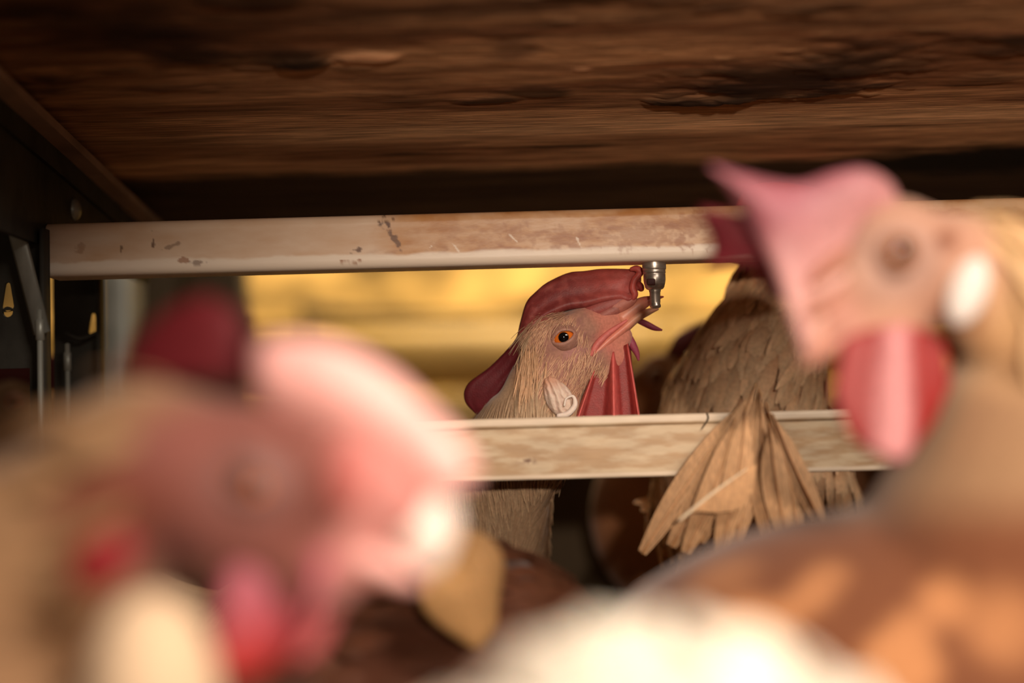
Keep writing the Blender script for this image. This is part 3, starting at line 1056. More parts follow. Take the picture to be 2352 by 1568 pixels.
    # wattles
    def wl(ph, amp):
        return lambda s, k: amp * MM * (0.25 + k) * (math.exp(-((s - 0.05) / 0.055) ** 2) + math.exp(-((s - 0.56) / 0.075) ** 2) + 0.9 * math.exp(-((s - 0.96) / 0.055) ** 2)) + ph * MM
    b = [h.px(*p, 4) for p in ((1366, 838), (1384, 826), (1402, 812), (1424, 798), (1444, 788))]
    e = [h.px(*p, 4) for p in ((1309, 985), (1352, 990), (1398, 992), (1440, 990), (1474, 980))]
    m = sheet_mesh('wattle', b, e, h.side, wl(-1, 8.0), lambda s, k: (1.3 - 0.4 * k) * MM, 120, 26)
    A = h.loc(vco(m))
    C = np.tile(np.array(lin(140, 50, 46)), (len(A), 1))
    C = blend(C, (A[:, 1] - 4.5) / 3, lin(206, 96, 90))  # ridges painted paler as if lit, valleys left darker
    set_col(m, C)
    link('wattle', m, M['comb'], root)
    b = [h.px(*p, -5) for p in ((1390, 836), (1415, 815), (1448, 775))]
    e = [h.px(*p, -6) for p in ((1380, 970), (1420, 978), (1460, 960))]
    m = sheet_mesh('wattle', b, e, h.side, lambda s, k: -MM * 2 * math.sin(s * 9) * k, lambda s, k: 1.2 * MM, 40, 14)
    flesh('wattle', m, root, lin(140, 44, 44))
    for pts, r in (([(1462, 733), (1484, 744), (1503, 753), (1521, 758)], (1.0, 1.1, 0.9, 0.3)), ([(1445, 775), (1455, 795), (1463, 812), (1467, 828)], (1.3, 1.3, 0.9, 0.3))):
        v, f = tube_data([h.px(a, b_, -3) for a, b_ in pts], [x * MM * 1.3 for x in r], [x * MM * 0.7 for x in r], side=h.side, n=16, seg=10)
        flesh('chin_flap', mesh_from('chin_flap', v, f), root, lin(156, 62, 84))
    # ear lobe, wrinkled and white
    c = h.px(1280, 908, 13.2)
    t = math.radians(-62)
    ax = (Vector((math.cos(t), 0, math.sin(t))), h.side, Vector((-math.sin(t), 0, math.cos(t))))
    V, F = ellipsoid_data(Vector((0, 0, 0)), (Vector((1, 0, 0)), Vector((0, 1, 0)), Vector((0, 0, 1))), 90, 60)
    A = np.array([tuple(v) for v in V])
    rg = np.sin(A[:, 2] * 13 + 3.5 * fbm(A[:, 0] * 3 + 9, A[:, 2] * 3 + 9, 101, 3) + A[:, 0] * 3) * 0.5 + (fbm(A[:, 0] * 6 + 20, A[:, 2] * 6 + 20, 103, 3) - 0.5)
    d = 0.15 * rg
    W = [c + ax[0] * (a[0] * 9.0 * MM * (1 + k * 0.3)) + ax[1] * (a[1] * (3.6 + 5 * k) * MM) + ax[2] * (a[2] * (5.6 + 1.4 * a[0]) * MM) for a, k in zip(A, d)]
    m = mesh_from('earlobe', W, F)
    C = np.tile(np.array(lin(214, 190, 172)), (len(A), 1))
    C = blend(C, np.clip(-rg * 1.2, 0, 1) * 0.5, lin(158, 108, 92))
    C = blend(C, np.clip(-A[:, 0] * 1.5 - 0.2, 0, 1), lin(200, 150, 124))
    set_col(m, C)
    link('earlobe', m, M['lobe'], root)
    v, f = tube_data([c + ax[0] * (a * MM) + ax[2] * (b_ * MM) + h.side * (3.7 * MM) for a, b_ in ((7.4, -4.2), (8.8, 0.0), (7.2, 4.4), (3.6, 5.6), (3.0, 2.6), (5.2, 0.4))],
                     [0.9 * MM, 1.3 * MM, 1.2 * MM, 0.7 * MM, 0.5 * MM, 0.5 * MM], n=36, seg=10)
    m = mesh_from('earlobe_rim', v, f)
    set_col(m, np.tile(np.array(lin(226, 206, 192)), (len(v), 1)))
    link('earlobe_rim', m, M['lobe'], root)
    # feathers
    X, Z, O = (np.array(tuple(a)) for a in (h.X, h.Z, h.O))
    def flow(p):
        L = h.loc(p)
        k = np.clip((-L[:, 0] - 4) / 14, 0, 1)[:, None] + np.clip((-L[:, 2] - 20) / 10, 0, 1)[:, None]
        return -X * (1 - np.clip(k, 0, 1)) - Z * 0.35 + np.array((-0.25, 0.1, -1.0)) * np.clip(k, 0, 1)
    def far(p, N):
        L = h.loc(p)
        d = np.sqrt(((L[:, 0] - 6) / 19) ** 2 + ((L[:, 2] + 5) / 22) ** 2)
        return np.where((d > 1.0) & (L[:, 0] < 2) & (p[:, 2] > 0.19) & ((L[:, 1] > 1) | (L[:, 2] < 6)) & ((L[:, 0] > -11) | (L[:, 2] < -4)), 1.0, 0.0)
    cc = lambda p: vary(lin(164, 132, 104), len(p), 0.16)
    tt = lambda p: vary(lin(192, 160, 128), len(p), 0.14)
    scatter(body, root, 9000, far, flow, 0.015, 0.0010, 0.0004, cc, 'plumage', tt, 0.10, 0.05)
    def face(p, N):
        L = h.loc(p)
        d = np.sqrt(((L[:, 0] - 0.5) / 7.5) ** 2 + (L[:, 2] / 6.2) ** 2)
        return np.where((d > 1.05) & (L[:, 0] < 10) & (L[:, 0] > -18) & (L[:, 2] > -24) & (L[:, 1] > 0), 1.0, 0.0)
    fc = lambda p: vary(lin(182, 132, 106), len(p), 0.2)
    ft = lambda p: vary(lin(214, 170, 136), len(p), 0.2)
    scatter(body, root, 1700, face, lambda p: -X * 0.9 - Z * 0.55 + np.zeros((len(p), 1)), 0.0066, 0.00030, 0.00035, fc, 'face_bristles', ft, 0.20, 0.03)
    # pale tuft that covers the ear
    n = 190
    t = RNG.random(n)
    c0, c1 = h.px(1222, 800, 11.5), h.px(1212, 872, 12.0)
    pos = np.array(tuple(c0))[None] * (1 - t[:, None]) + np.array(tuple(c1))[None] * t[:, None] + RNG.normal(0, 1, (n, 3)) * np.array((0.0022, 0.0008, 0.002))
    nor = np.tile(np.array(tuple(h.side)), (n, 1)) + RNG.normal(0, 0.15, (n, 3))
    fl = np.tile(np.array((-0.12, -0.12, -1.0)), (n, 1)) + RNG.normal(0, 0.12, (n, 3))
    m = feathers_mesh('ear_tuft', pos, nor, fl, RNG.uniform(0.008, 0.014, n), RNG.uniform(0.0003, 0.0007, n), np.full(n, 0.0008), vary(lin(184, 138, 102), n, 0.2), vary(lin(206, 164, 128), n, 0.15))
    o = link('ear_tuft', m, M['vane'], root)
    o['kind'] = 'stuff'


drinking_hen()


def horn(name, pts, ra, rb, h, color, root, tip=None):
    v, f = tube_data(pts, [r * MM for r in ra], [r * MM for r in rb], side=h.side, n=22)
    m = mesh_from(name, v, f)
    C = np.tile(np.array(color, float), (len(v), 1))
    if tip is not None:
        k = np.clip((h.loc(vco(m))[:, 0] - 26) / 10, 0, 1)
        C = blend(C, k, tip)
    set_col(m, C)
    return link(name, m, M['beak'], root)


def lobe(h, px, py, l, ra, rb, tilt, root, color=WHITE):
    t = math.radians(tilt)
    c = h.px(px, py, l)
    V, F = ellipsoid_data(c, (Vector((math.cos(t), 0, math.sin(t))) * (ra * MM), h.side * (3.2 * MM), Vector((-math.sin(t), 0, math.cos(t))) * (rb * MM)), 36, 24)
    m = mesh_from('earlobe', V, F)
    set_col(m, np.tile(np.array(color), (len(V), 1)))
    return link('earlobe', m, M['lobe'], root)


# ---- big blurred hen at the left, facing right
def left_hen():
    h = Head(575, 1105, 0.283, -8, 1, yaw=12, depth_off=0.010)
    y0 = h.O.y
    neck = [(h.w(-6, 0, -6), 0.015), (P(340, 1095, y0 + 0.004), 0.0200), (P(120, 1285, y0 + 0.006), 0.025), (P(-260, 1560, y0 + 0.005), 0.05)]
    torso = (Vector((-0.235, y0, 0.185)), (0.10, 0.065, 0.07))
    br = [ellipsoid_data(P(350, 1625, 0.262), (Vector((0.0125, 0, 0)), Vector((0, 0.014, 0)), Vector((0, 0, 0.0215))))]
    br.append(tube_data([P(370, 1600, 0.262), P(250, 1800, 0.27), P(-100, 1900, 0.275)], [0.012, 0.022, 0.04]))

    def paint(A, C):
        L = h.loc(A)
        d = np.sqrt(((L[:, 0] - 4) / 30) ** 2 + ((L[:, 2] + 4) / 25) ** 2)
        C = blend(C, (1.25 - d) * 2.5, lin(128, 76, 66))
        C = blend(C, np.clip(1.3 - np.hypot((L[:, 0] - 1) / 9, (L[:, 2]) / 8), 0, 1), lin(116, 82, 76))
        C = blend(C, np.clip(L[:, 0] - 12, 0, 8) / 8, lin(198, 132, 124))
        C = blend(C, np.clip(1 - np.hypot((L[:, 0] + 24) / 16, (L[:, 2] + 8) / 12), 0, 1) * 1.2, lin(122, 62, 44))
        c = np.array(tuple(P(345, 1615, 0.262)))
        C = blend(C, np.clip(1.6 - np.linalg.norm((A - c) / np.array((0.013, 0.03, 0.017)), axis=1), 0, 1) * 2, lin(238, 204, 166))
        return C
    br.append(tube_data([h.w(4, 0, 2), h.w(22, 0, 2), h.w(34, 0, -2)], [0.012, 0.011, 0.008], [0.010, 0.008, 0.006], side=h.side))
    br.append(ellipsoid_data(h.w(-6, 0, -4), (h.X * 0.020, h.side * 0.013, h.Z * 0.020)))
    root, body = hen('blurred pink-faced hen looming at lower left, pale comb fallen over its beak', h, neck, torso, lin(150, 112, 78), paint, voxel=0.0022, extra=br)
    pair = [(1105, 1100, 985, 1150), (1085, 1030, 940, 1110), (1000, 940, 890, 1060), (900, 850, 830, 1020), (800, 795, 760, 990), (700, 775, 690, 965), (610, 775, 620, 930),
            (545, 765, 570, 905), (490, 700, 520, 885), (420, 665, 465, 868), (340, 690, 400, 866), (260, 760, 330, 870), (190, 860, 260, 895)]
    def lat(s, k):
        rear = min(1, max(0, (s - 0.5) / 0.14))
        return MM * (5.5 * math.sin(k * 2.4) * (1 - rear) - rear * (9 + 3 * k) + 1.2 * math.sin(s * 22) * (1 - rear) * k)
    m = sheet_mesh('comb', [h.px(c, d) for a, b, c, d in pair], [h.px(a, b) for a, b, c, d in pair], h.side, lat, lambda s, k: (3.0 - 1.2 * k) * MM, 90, 22)
    L = h.loc(vco(m))
    C = np.tile(np.array(lin(250, 186, 178)), (len(L), 1))
    C = blend(C, (-L[:, 0] + 1) / 7, lin(92, 18, 24))  # shaded rear lobe, its darkness painted into the comb
    set_col(m, C)
    link('comb', m, M['comb'], root)
    v, f = ellipsoid_data(h.px(795, 1095, 11.5), (h.X * 4.5 * MM, h.side * 3 * MM, h.Z * 7 * MM))
    flesh('comb_fold', mesh_from('comb_fold', v, f), root, lin(186, 104, 96))
    horn('upper_beak', [h.px(800, 1085), h.px(890, 1120), h.px(965, 1200), h.px(985, 1300)], (9, 9.5, 8, 3), (6, 6, 4.6, 1.8), h, lin(250, 212, 202), root, lin(254, 232, 220))
    horn('lower_beak', [h.px(760, 1240), h.px(850, 1280), h.px(930, 1320), h.px(965, 1335)], (3.6, 3.2, 2.2, 0.8), (5.6, 4.6, 3, 0.8), h, lin(240, 180, 170), root)
    b = [h.px(*p, 5) for p in ((770, 1270), (690, 1260), (600, 1250), (520, 1240))]
    e = [h.px(*p, 5) for p in ((735, 1440), (650, 1520), (555, 1560), (480, 1440))]
    m = sheet_mesh('wattle', b, e, h.side, lambda s, k: MM * 4.5 * (math.cos(s * 8) * (0.3 + k)), lambda s, k: 1.8 * MM, 50, 16)
    A = h.loc(vco(m))
    flesh('wattle', m, root, lin(180, 96, 108), lin(184, 54, 48), np.clip((-A[:, 2] - 22) / 14, 0, 1))
    b = [h.px(*p, -5) for p in ((800, 1280), (740, 1280), (660, 1270))]
    e = [h.px(*p, -6) for p in ((775, 1410), (730, 1500), (660, 1540))]
    flesh('wattle', sheet_mesh('wattle', b, e, h.side, lambda s, k: 0, lambda s, k: 1.6 * MM, 30, 12), root, lin(224, 120, 120))
    v, f = ellipsoid_data(P(232, 1290, 0.262), (Vector((0.0062, 0, 0.001)), Vector((0, 0.003, 0)), Vector((0.001, 0, 0.0056))))
    flesh('red_skin_patch', mesh_from('red_skin_patch', v, f), root, lin(150, 36, 40))
    X = np.array(tuple(h.X))
    scatter(body, root, 900, lambda p, N: np.where(h.loc(p)[:, 0] < -14, 1.0, 0.0), lambda p: np.tile(np.array((-1, 0, -0.5)), (len(p), 1)), 0.022, 0.007, 0.002,
            lambda p: vary(lin(150, 112, 78), len(p), 0.25))


left_hen()


# ---- blurred hen at the right, facing left
def right_hen():
    h = Head(2065, 580, 0.375, -32, -1, yaw=8, depth_off=0.010)
    y0 = h.O.y
    neck = [(h.w(-6, 0, -6), 0.015), (P(2255, 640, y0 + 0.004), 0.0175), (P(2400, 790, y0 + 0.008), 0.024), (P(2380, 1060, y0 + 0.012), 0.036), (P(2300, 1400, y0 + 0.02), 0.05)]
    torso = (P(2130, 1770, 0.412), (0.115, 0.066, 0.076))

    spots = [(1690, 1425, 0.0095, 1.0), (1640, 1300, 0.010, 0.3), (1790, 1380, 0.006, 0.5), (1860, 1330, 0.006, 0.5), (1900, 1290, 0.006, 0.4), (2075, 1490, 0.009, 0.9), (2100, 1420, 0.006, 0.5), (2165, 1350, 0.007, 0.6), (2330, 1420, 0.01, 0.5)]
    centres = []

    def patches(A, C):
        for c_, r, amt in centres:
            C = blend(C, np.clip(1.4 - np.linalg.norm(A - c_, axis=1) / r, 0, 1) * 1.6 * amt, lin(176, 120, 78))
        return C

    def paint(A, C):
        L = h.loc(A)
        d = np.sqrt(((L[:, 0] - 4) / 30) ** 2 + ((L[:, 2] + 4) / 25) ** 2)
        C = blend(C, (1.2 - d) * 2.5, lin(170, 126, 104))
        C = blend(C, np.clip(1.35 - np.hypot((L[:, 0] - 2) / 11, (L[:, 2] + 1) / 10), 0, 1), lin(158, 128, 116))
        C = blend(C, np.clip(L[:, 0] - 13, 0, 7) / 7, lin(180, 128, 112))
        C = blend(C, np.clip(1 - np.hypot((L[:, 0] + 11.5) / 3.5, (L[:, 2] + 4) / 3.5), 0, 1) * 2, lin(110, 62, 42))
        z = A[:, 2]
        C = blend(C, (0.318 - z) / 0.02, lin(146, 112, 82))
        C = blend(C, (0.279 - z) / 0.014, lin(110, 66, 42))                    # brown breast; shade of the lower body painted into its colour
        # cream feather patches of the breast
        for (a, b, r, amt) in spots:
            d_ = ray(a, b)
            V_ = A - np.array(tuple(CAM_LOC))
            t_ = V_ @ np.array(tuple(d_))
            off = np.linalg.norm(V_ - t_[:, None] * np.array(tuple(d_)), axis=1)
            near = np.where(off < 0.004)[0]
            if len(near):
                c_ = A[near[np.argmin(t_[near])]]
                centres.append((c_, r, amt))
        C = patches(A, C)
        return C
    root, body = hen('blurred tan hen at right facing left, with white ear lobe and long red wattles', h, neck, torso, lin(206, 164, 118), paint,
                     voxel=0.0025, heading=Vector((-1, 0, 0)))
    pair = [(1838, 835, 1860, 800), (1800, 740, 1865, 745), (1765, 620, 1875, 690), (1720, 520, 1890, 660), (1655, 430, 1905, 630), (1615, 388, 1925, 605), (1700, 405, 1945, 585),
            (1820, 425, 1965, 565), (1900, 405, 1985, 545), (1975, 398, 2005, 525), (2040, 430, 2030, 515), (2062, 490, 2045, 520)]
    def lat(s, k):
        return MM * (4.5 * math.sin(k * 2.2) + 1.5 * math.sin(s * 18) * k)
    m = sheet_mesh('comb', [h.px(c, d) for a, b, c, d in pair], [h.px(a, b) for a, b, c, d in pair], h.side, lat, lambda s, k: (2.8 - 1.1 * k) * MM, 80, 22)
    L = h.loc(vco(m))
    flesh('comb', m, root, lin(188, 138, 130), lin(146, 84, 92), np.clip((L[:, 2] - 4) / 22, 0, 1))
    far = [(1600, 470, 1790, 500), (1640, 560, 1800, 560), (1620, 612, 1800, 590), (1700, 570, 1810, 620), (1770, 690, 1830, 690)]
    m = sheet_mesh('comb_lobe', [h.px(c, d, -4) for a, b, c, d in far], [h.px(a, b, -12) for a, b, c, d in far], h.side, lambda s, k: -MM * 2 * k, lambda s, k: 1.6 * MM, 40, 14)
    o = flesh('comb_lobe', m, root, lin(104, 26, 36))  # far lobe's shade put into its maroon colour
    for (a, b, ru, rv, tl, c) in ((1905, 610, 8, 2.2, 40, lin(160, 104, 84)), (1880, 705, 7, 1.8, 28, lin(164, 110, 90)), (1900, 660, 7, 2.0, 32, lin(196, 148, 136))):
        t = math.radians(tl)
        p = h.px(a, b, 6.0)
        v, f = ellipsoid_data(p, (Vector((math.cos(t), 0, math.sin(t))) * (ru * MM), h.side * (2.0 * MM), Vector((-math.sin(t), 0, math.cos(t))) * (rv * MM)))
        flesh('comb_fold', mesh_from('comb_fold', v, f), root, c)
    horn('upper_beak', [h.px(1940, 660), h.px(1890, 730), h.px(1855, 790), h.px(1842, 838)], (5.5, 4.4, 3.2, 1.2), (5.6, 4.6, 3.2, 1.0), h, lin(186, 134, 116), root, lin(200, 154, 134))
    horn('lower_beak', [h.px(1985, 740), h.px(1930, 775), h.px(1885, 810), h.px(1862, 838)], (3.6, 3.2, 2.4, 0.8), (5.6, 4.6, 3, 0.8), h, lin(180, 124, 106), root)
    b = [h.px(*p, 6) for p in ((1940, 775), (2000, 755), (2060, 750), (2120, 755), (2175, 775))]
    e = [h.px(*p, 6) for p in ((1918, 900), (1965, 1010), (2055, 1062), (2140, 990), (2192, 880))]
    m = sheet_mesh('wattle', b, e, h.side, lambda s, k: MM * (6.5 * math.exp(-((s - 0.47) / 0.14) ** 2) * (0.6 + 0.4 * k) - 2), lambda s, k: 1.8 * MM, 70, 20)
    A = h.loc(vco(m))
    C = np.tile(np.array(lin(134, 30, 26)), (len(A), 1))
    C = blend(C, (A[:, 1] - 6.2) / 2.6, lin(192, 128, 128))
    set_col(m, C)
    link('wattle', m, M['comb'], root)
    b = [h.px(*p, -6) for p in ((1930, 775), (1990, 760), (2080, 755))]
    e = [h.px(*p, -7) for p in ((1920, 870), (1960, 960), (2050, 980))]
    flesh('wattle', sheet_mesh('wattle', b, e, h.side, lambda s, k: 0, lambda s, k: 1.6 * MM, 30, 12), root, lin(160, 40, 36))
    lobe(h, 2222, 668, 14, 9.6, 5.0, 68, root, lin(206, 196, 188))
    def col(p):
        c = np.where((p[:, 2] < 0.274)[:, None], np.array(lin(110, 66, 42))[None], np.where((p[:, 2] < 0.308)[:, None], np.array(lin(160, 122, 88))[None], np.array(lin(206, 164, 118))[None])) * RNG.uniform(0.75, 1.25, (len(p), 1))  # feathers follow the body's painted shade by height
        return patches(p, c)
    def tip(p):
        c = col(p)
        k = (RNG.random(len(p)) < 0.22)
        c[k] = np.array(lin(176, 126, 84))
        return c
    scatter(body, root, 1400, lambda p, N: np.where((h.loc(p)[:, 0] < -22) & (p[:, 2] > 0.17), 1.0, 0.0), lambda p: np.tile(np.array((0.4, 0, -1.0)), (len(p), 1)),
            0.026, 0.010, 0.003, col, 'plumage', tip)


right_hen()


# ---- hens of which only a back, wing or neck shows
def body_hen(label, torso, heading, base, neck, paint=None, voxel=0.004, feathers=700, flen=0.024, fwid=0.010, fcol=None, ftip=None, h=None, zmin=0.14, eyes=True, tail=True):
    root, body = hen(label, h, neck, torso, base, paint, voxel=voxel, heading=heading, blobs=h is not None, eyes=eyes, tail=tail)
    fcol = fcol or base
    back = -np.array(tuple(heading))
    if feathers:
        scatter(body, root, feathers, lambda p, N: np.where((p[:, 2] > zmin) & ((h.loc(p)[:, 0] < -12) if h else True), 1.0, 0.0), lambda p: np.tile(back + np.array((0, 0, -0.35)), (len(p), 1)),
                flen, fwid, 0.0025, lambda p: vary(fcol, len(p), 0.2), 'plumage', (lambda p: vary(ftip, len(p), 0.2)) if ftip else None)
    return root, body


def plain_head(h, root, comb=RED, wattle=RED, s=1.0):
    """comb, beak, wattles and ear lobe for a hen whose head is small or half hidden"""
    base = [h.w(26, 0, 2), h.w(18, 0, 6), h.w(8, 0, 10), h.w(-4, 0, 13), h.w(-14, 0, 11), h.w(-20, 0, 6)]
    edge = [h.w(33, 0, 6), h.w(30, 0, 20), h.w(16, 0, 28), h.w(-2, 0, 30), h.w(-20, 0, 26), h.w(-38, 0, 6)]
    flesh('comb', sheet_mesh('comb', base, edge, h.side, lambda t, k: MM * 3 * math.sin(t * 8) * k, lambda t, k: (2.6 - k) * MM, 50, 14), root, comb)
    horn('upper_beak', [h.w(20, 0, -5), h.w(30, 0, -7), h.w(40, 0, -12)], (5, 3.6, 0.8), (5, 3.4, 0.6), h, lin(220, 160, 120), root)
    horn('lower_beak', [h.w(18, 0, -12), h.w(28, 0, -12), h.w(36, 0, -13)], (2.6, 2.0, 0.6), (4.6, 3.2, 0.6), h, lin(214, 150, 116), root)
    for l in (5, -5):
        b = [h.w(22, l, -15), h.w(14, l, -18), h.w(6, l, -20)]
        e = [h.w(22, l, -30), h.w(14, l, -42), h.w(4, l, -34)]
        flesh('wattle', sheet_mesh('wattle', b, e, h.side, lambda t, k: 0, lambda t, k: 1.5 * MM, 24, 10), root, wattle)
    for l in (9, -9):
        V, F = ellipsoid_data(h.w(-15, l, -19), (h.X * 4.6 * MM, h.side * 3 * MM, h.Z * 7 * MM))
        m = mesh_from('earlobe', V, F)
        set_col(m, np.tile(np.array(lin(226, 208, 190)), (len(V), 1)))
        link('earlobe', m, M['lobe'], root)


# white back at the bottom edge (walks away from the camera, head low and hidden)
body_hen('white hen back at the bottom edge of the frame, overexposed and blurred', (Vector((0.021, 0.235, P(1400, 1462, 0.235).z - 0.072)), (0.078, 0.058, 0.072)),
         Vector((0.25, -0.97, 0)), WHITE, [(Vector((0.03, 0.18, 0.20)), 0.035), (Vector((0.05, 0.14, 0.17)), 0.024), (Vector((0.055, 0.12, 0.13)), 0.018)], fcol=WHITE, feathers=500, tail=False)


# brown hen crouched in the middle, cream wing
def middle_hen():
    c = Vector((-0.030, 0.500, P(1150, 1240, 0.50).z - 0.070))
    def paint(A, C):
        return C
    root, body = body_hen('dark brown hen crouched below the trough with a cream wing tip', (c, (0.075, 0.056, 0.070)), Vector((-0.9, -0.436, 0)), lin(72, 38, 22),
                          [(c + Vector((-0.05, -0.03, 0.02)), 0.03), (c + Vector((-0.095, -0.06, 0.02)), 0.019), (c + Vector((-0.12, -0.075, 0.0)), 0.015)], fcol=lin(80, 44, 26), feathers=900, flen=0.022, fwid=0.007, zmin=0.17, tail=False)
    # folded wing of overlapping cream feathers
    for k in range(7):
        t = k / 6
        y = 0.452 - 0.004 * k
        a, b = P(985 + 10 * k, 1235 + 12 * k, y), P(1118 + 22 * math.sin(t * 3) - 20 * t, 1400 + 14 * k, y)
        mid = (a + b) / 2 + Vector((0.006 - 0.002 * k, -0.003, 0.004))
        v, f = tube_data([a, mid, b], [0.0045, 0.0085, 0.002], [0.0010, 0.0014, 0.0006], side=Vector((0, 1, 0.25)), n=16, seg=10)
        m = mesh_from('wing_feather', v, f)
        set_col(m, np.tile(np.array(lin(150, 112, 70)) * (0.8 + 0.06 * k), (len(v), 1)))
        link('wing_feather', m, M['vane'], root)


middle_hen()


# hen whose upright tail stands before the trough
M['tail'] = mat('tail_vane', attr=True, rough=0.65, spec=0.25, noise=((1500, 400, 260), 4, 0.7, 1.15), sss=0.1, sss_rad=0.002)


def tail_hen():
    c = Vector((0.118, 0.532, 0.165))
    root, body = body_hen('tan hen behind the big right one, only its upright tail fan showing before the trough', (c, (0.062, 0.04, 0.065)), Vector((0.99, 0.1, 0)), TAN,
                          [(c + Vector((0.045, 0.0, 0.03)), 0.03), (c + Vector((0.09, 0.0, 0.06)), 0.02), (c + Vector((0.115, 0.0, 0.04)), 0.016)], fcol=TAN, feathers=500, zmin=0.16, tail=False)
    yb = 0.5515
    feats = [((1476, 1270), (1725, 905), 30), ((1543, 1255), (1732, 890), 34), ((1610, 1245), (1738, 880), 36), ((1688, 1255), (1745, 890), 36), ((1767, 1245), (1748, 900), 34),
             ((1834, 1235), (1760, 925), 32), ((1896, 1215), (1775, 950), 28), ((1576, 1270), (1690, 960), 30), ((1812, 1255), (1768, 970), 32), ((1655, 1270), (1715, 930), 34)]
    for i, (a, b, w) in enumerate(feats):
        y = yb - 0.0016 * i
        A, B = P(*a, y), P(*b, y + 0.003)
        mid = P((a[0] + b[0]) / 2 + (10 if i % 2 else -6), (a[1] + b[1]) / 2, y)
        d = (B - A).normalized()
        sd = d.cross(Vector((0, 1, 0))).normalized()
        nu, nv = 26, 31
        path = catmull([A, mid, B], nu)
        V, F, C = [], [], []
        for r in range(nu):
            t = r / (nu - 1)
            ww = w * y / FPX * (0.12 + 0.88 * math.sin(math.pi * min(1, t * 0.95 + 0.06)) ** 0.8) * (1 - max(0, (t - 0.72) / 0.28) ** 1.8 * 0.93)
            for q in range(nv):
                u = q / (nv - 1) * 2 - 1
                # vane curls over the shaft, barbs grooved
                barb = 0.00022 * math.sin(u * 21 + t * 5 + i)
                V.append(Vector(path[r]) + sd * (u * ww) + Vector((0, 1, 0)) * (abs(u) * 0.0022 + barb))
                tone = 0.86 + 0.14 * math.sin(u * 21 + t * 5 + i + 1.2) + random.uniform(-0.05, 0.05)
                C.append(np.array(lin(200, 156, 114)) * tone * (0.9 + 0.02 * i))
        for r in range(nu - 1):
            for q in range(nv - 1):
                F.append((r * nv + q, r * nv + q + 1, (r + 1) * nv + q + 1, (r + 1) * nv + q))
        m = mesh_from('tail_feather', V, F)
        set_col(m, np.array(C))
        o = link('tail_feather', m, M['tail'], root)
        v, f = tube_data([Vector(p) - Vector((0, 0.0005, 0)) for p in path[::5]], list(np.linspace(0.0006, 0.0002, len(path[::5]))), n=14, seg=6)
        s = mesh_from('shaft', v, f)
        set_col(s, np.tile(np.array(lin(190, 140, 96)), (len(v), 1)))
        so = link('shaft', s, M['beak'])
        sub(so, o)
    # one loose slanting feather with a pale quill
    A, B = P(1560, 1195, 0.531), P(1716, 1076, 0.533)
    v, f = tube_data([A, (A + B) / 2 + Vector((0, 0, 0.0006)), B], [0.0007, 0.0006, 0.0002], n=12, seg=8)
    m = mesh_from('quill', v, f)
    set_col(m, np.tile(np.array(lin(244, 214, 180)), (len(v), 1)))
    link('quill', m, M['beak'], root)
    d = (B - A)
    V, F, C = [], [], []
    for r in range(24):
        t = r / 23
        for q in range(7):
            u = q / 6
            V.append(A + d * (0.15 + 0.85 * t) + Vector((0.45, -0.1, -0.55)).normalized() * (u * 0.010 * math.sin(math.pi * (0.08 + 0.9 * t)) * (1 + 0.04 * random.uniform(-1, 1))) + d * (0.12 * u))
            C.append(np.array(lin(206, 158, 112)) * random.uniform(0.85, 1.1))
    for r in range(23):
        for q in range(6):
            F.append((r * 7 + q, r * 7 + q + 1, (r + 1) * 7 + q + 1, (r + 1) * 7 + q))
    m = mesh_from('tail_feather', V, F)
    set_col(m, np.array(C))
    link('tail_feather', m, M['tail'], root)


tail_hen()


# hen behind the trough, neck stretched up behind the pipe
def neck_hen():
    y = 0.668
    h = Head(1840, 560, y, 15, -1, depth_off=0.012)
    neck = [(h.w(-6, 0, -6), 0.0165), (P(1800, 690, y + 0.010), 0.0225), (P(1750, 820, y + 0.012), 0.031), (P(1715, 960, y + 0.02), 0.040), (P(1730, 1150, y + 0.03), 0.05)]
    c = P(1780, 1420, y + 0.045)
    def paint(A, C):
        n = fbm(A[:, 0] * 90 + A[:, 2] * 50, A[:, 2] * 40 + 5, 141, 3)
        C = blend(C, np.clip((n - 0.5) * 4, 0, 1) * 0.6, lin(150, 96, 62))
        return C
    root, body = body_hen('tan hen behind the trough stretching its neck up behind the pipe', (c, (0.072, 0.05, 0.07)), Vector((-0.3, -0.95, 0)), lin(206, 164, 124), neck, paint,
                          voxel=0.0025, feathers=0, h=h)
    scatter(body, root, 1500, lambda p, N: np.where((p[:, 2] > 0.24) & (h.loc(p)[:, 2] < -14), 1.0, 0.0), lambda p: np.tile(np.array((-0.45, 0, -1.0)), (len(p), 1)), 0.021, 0.0058, 0.0022,
            lambda p: vary(lin(180, 132, 94), len(p), 0.35), 'plumage', lambda p: vary(lin(226, 186, 146), len(p), 0.2), 0.2)
    plain_head(h, root, RED, DEEP)


neck_hen()


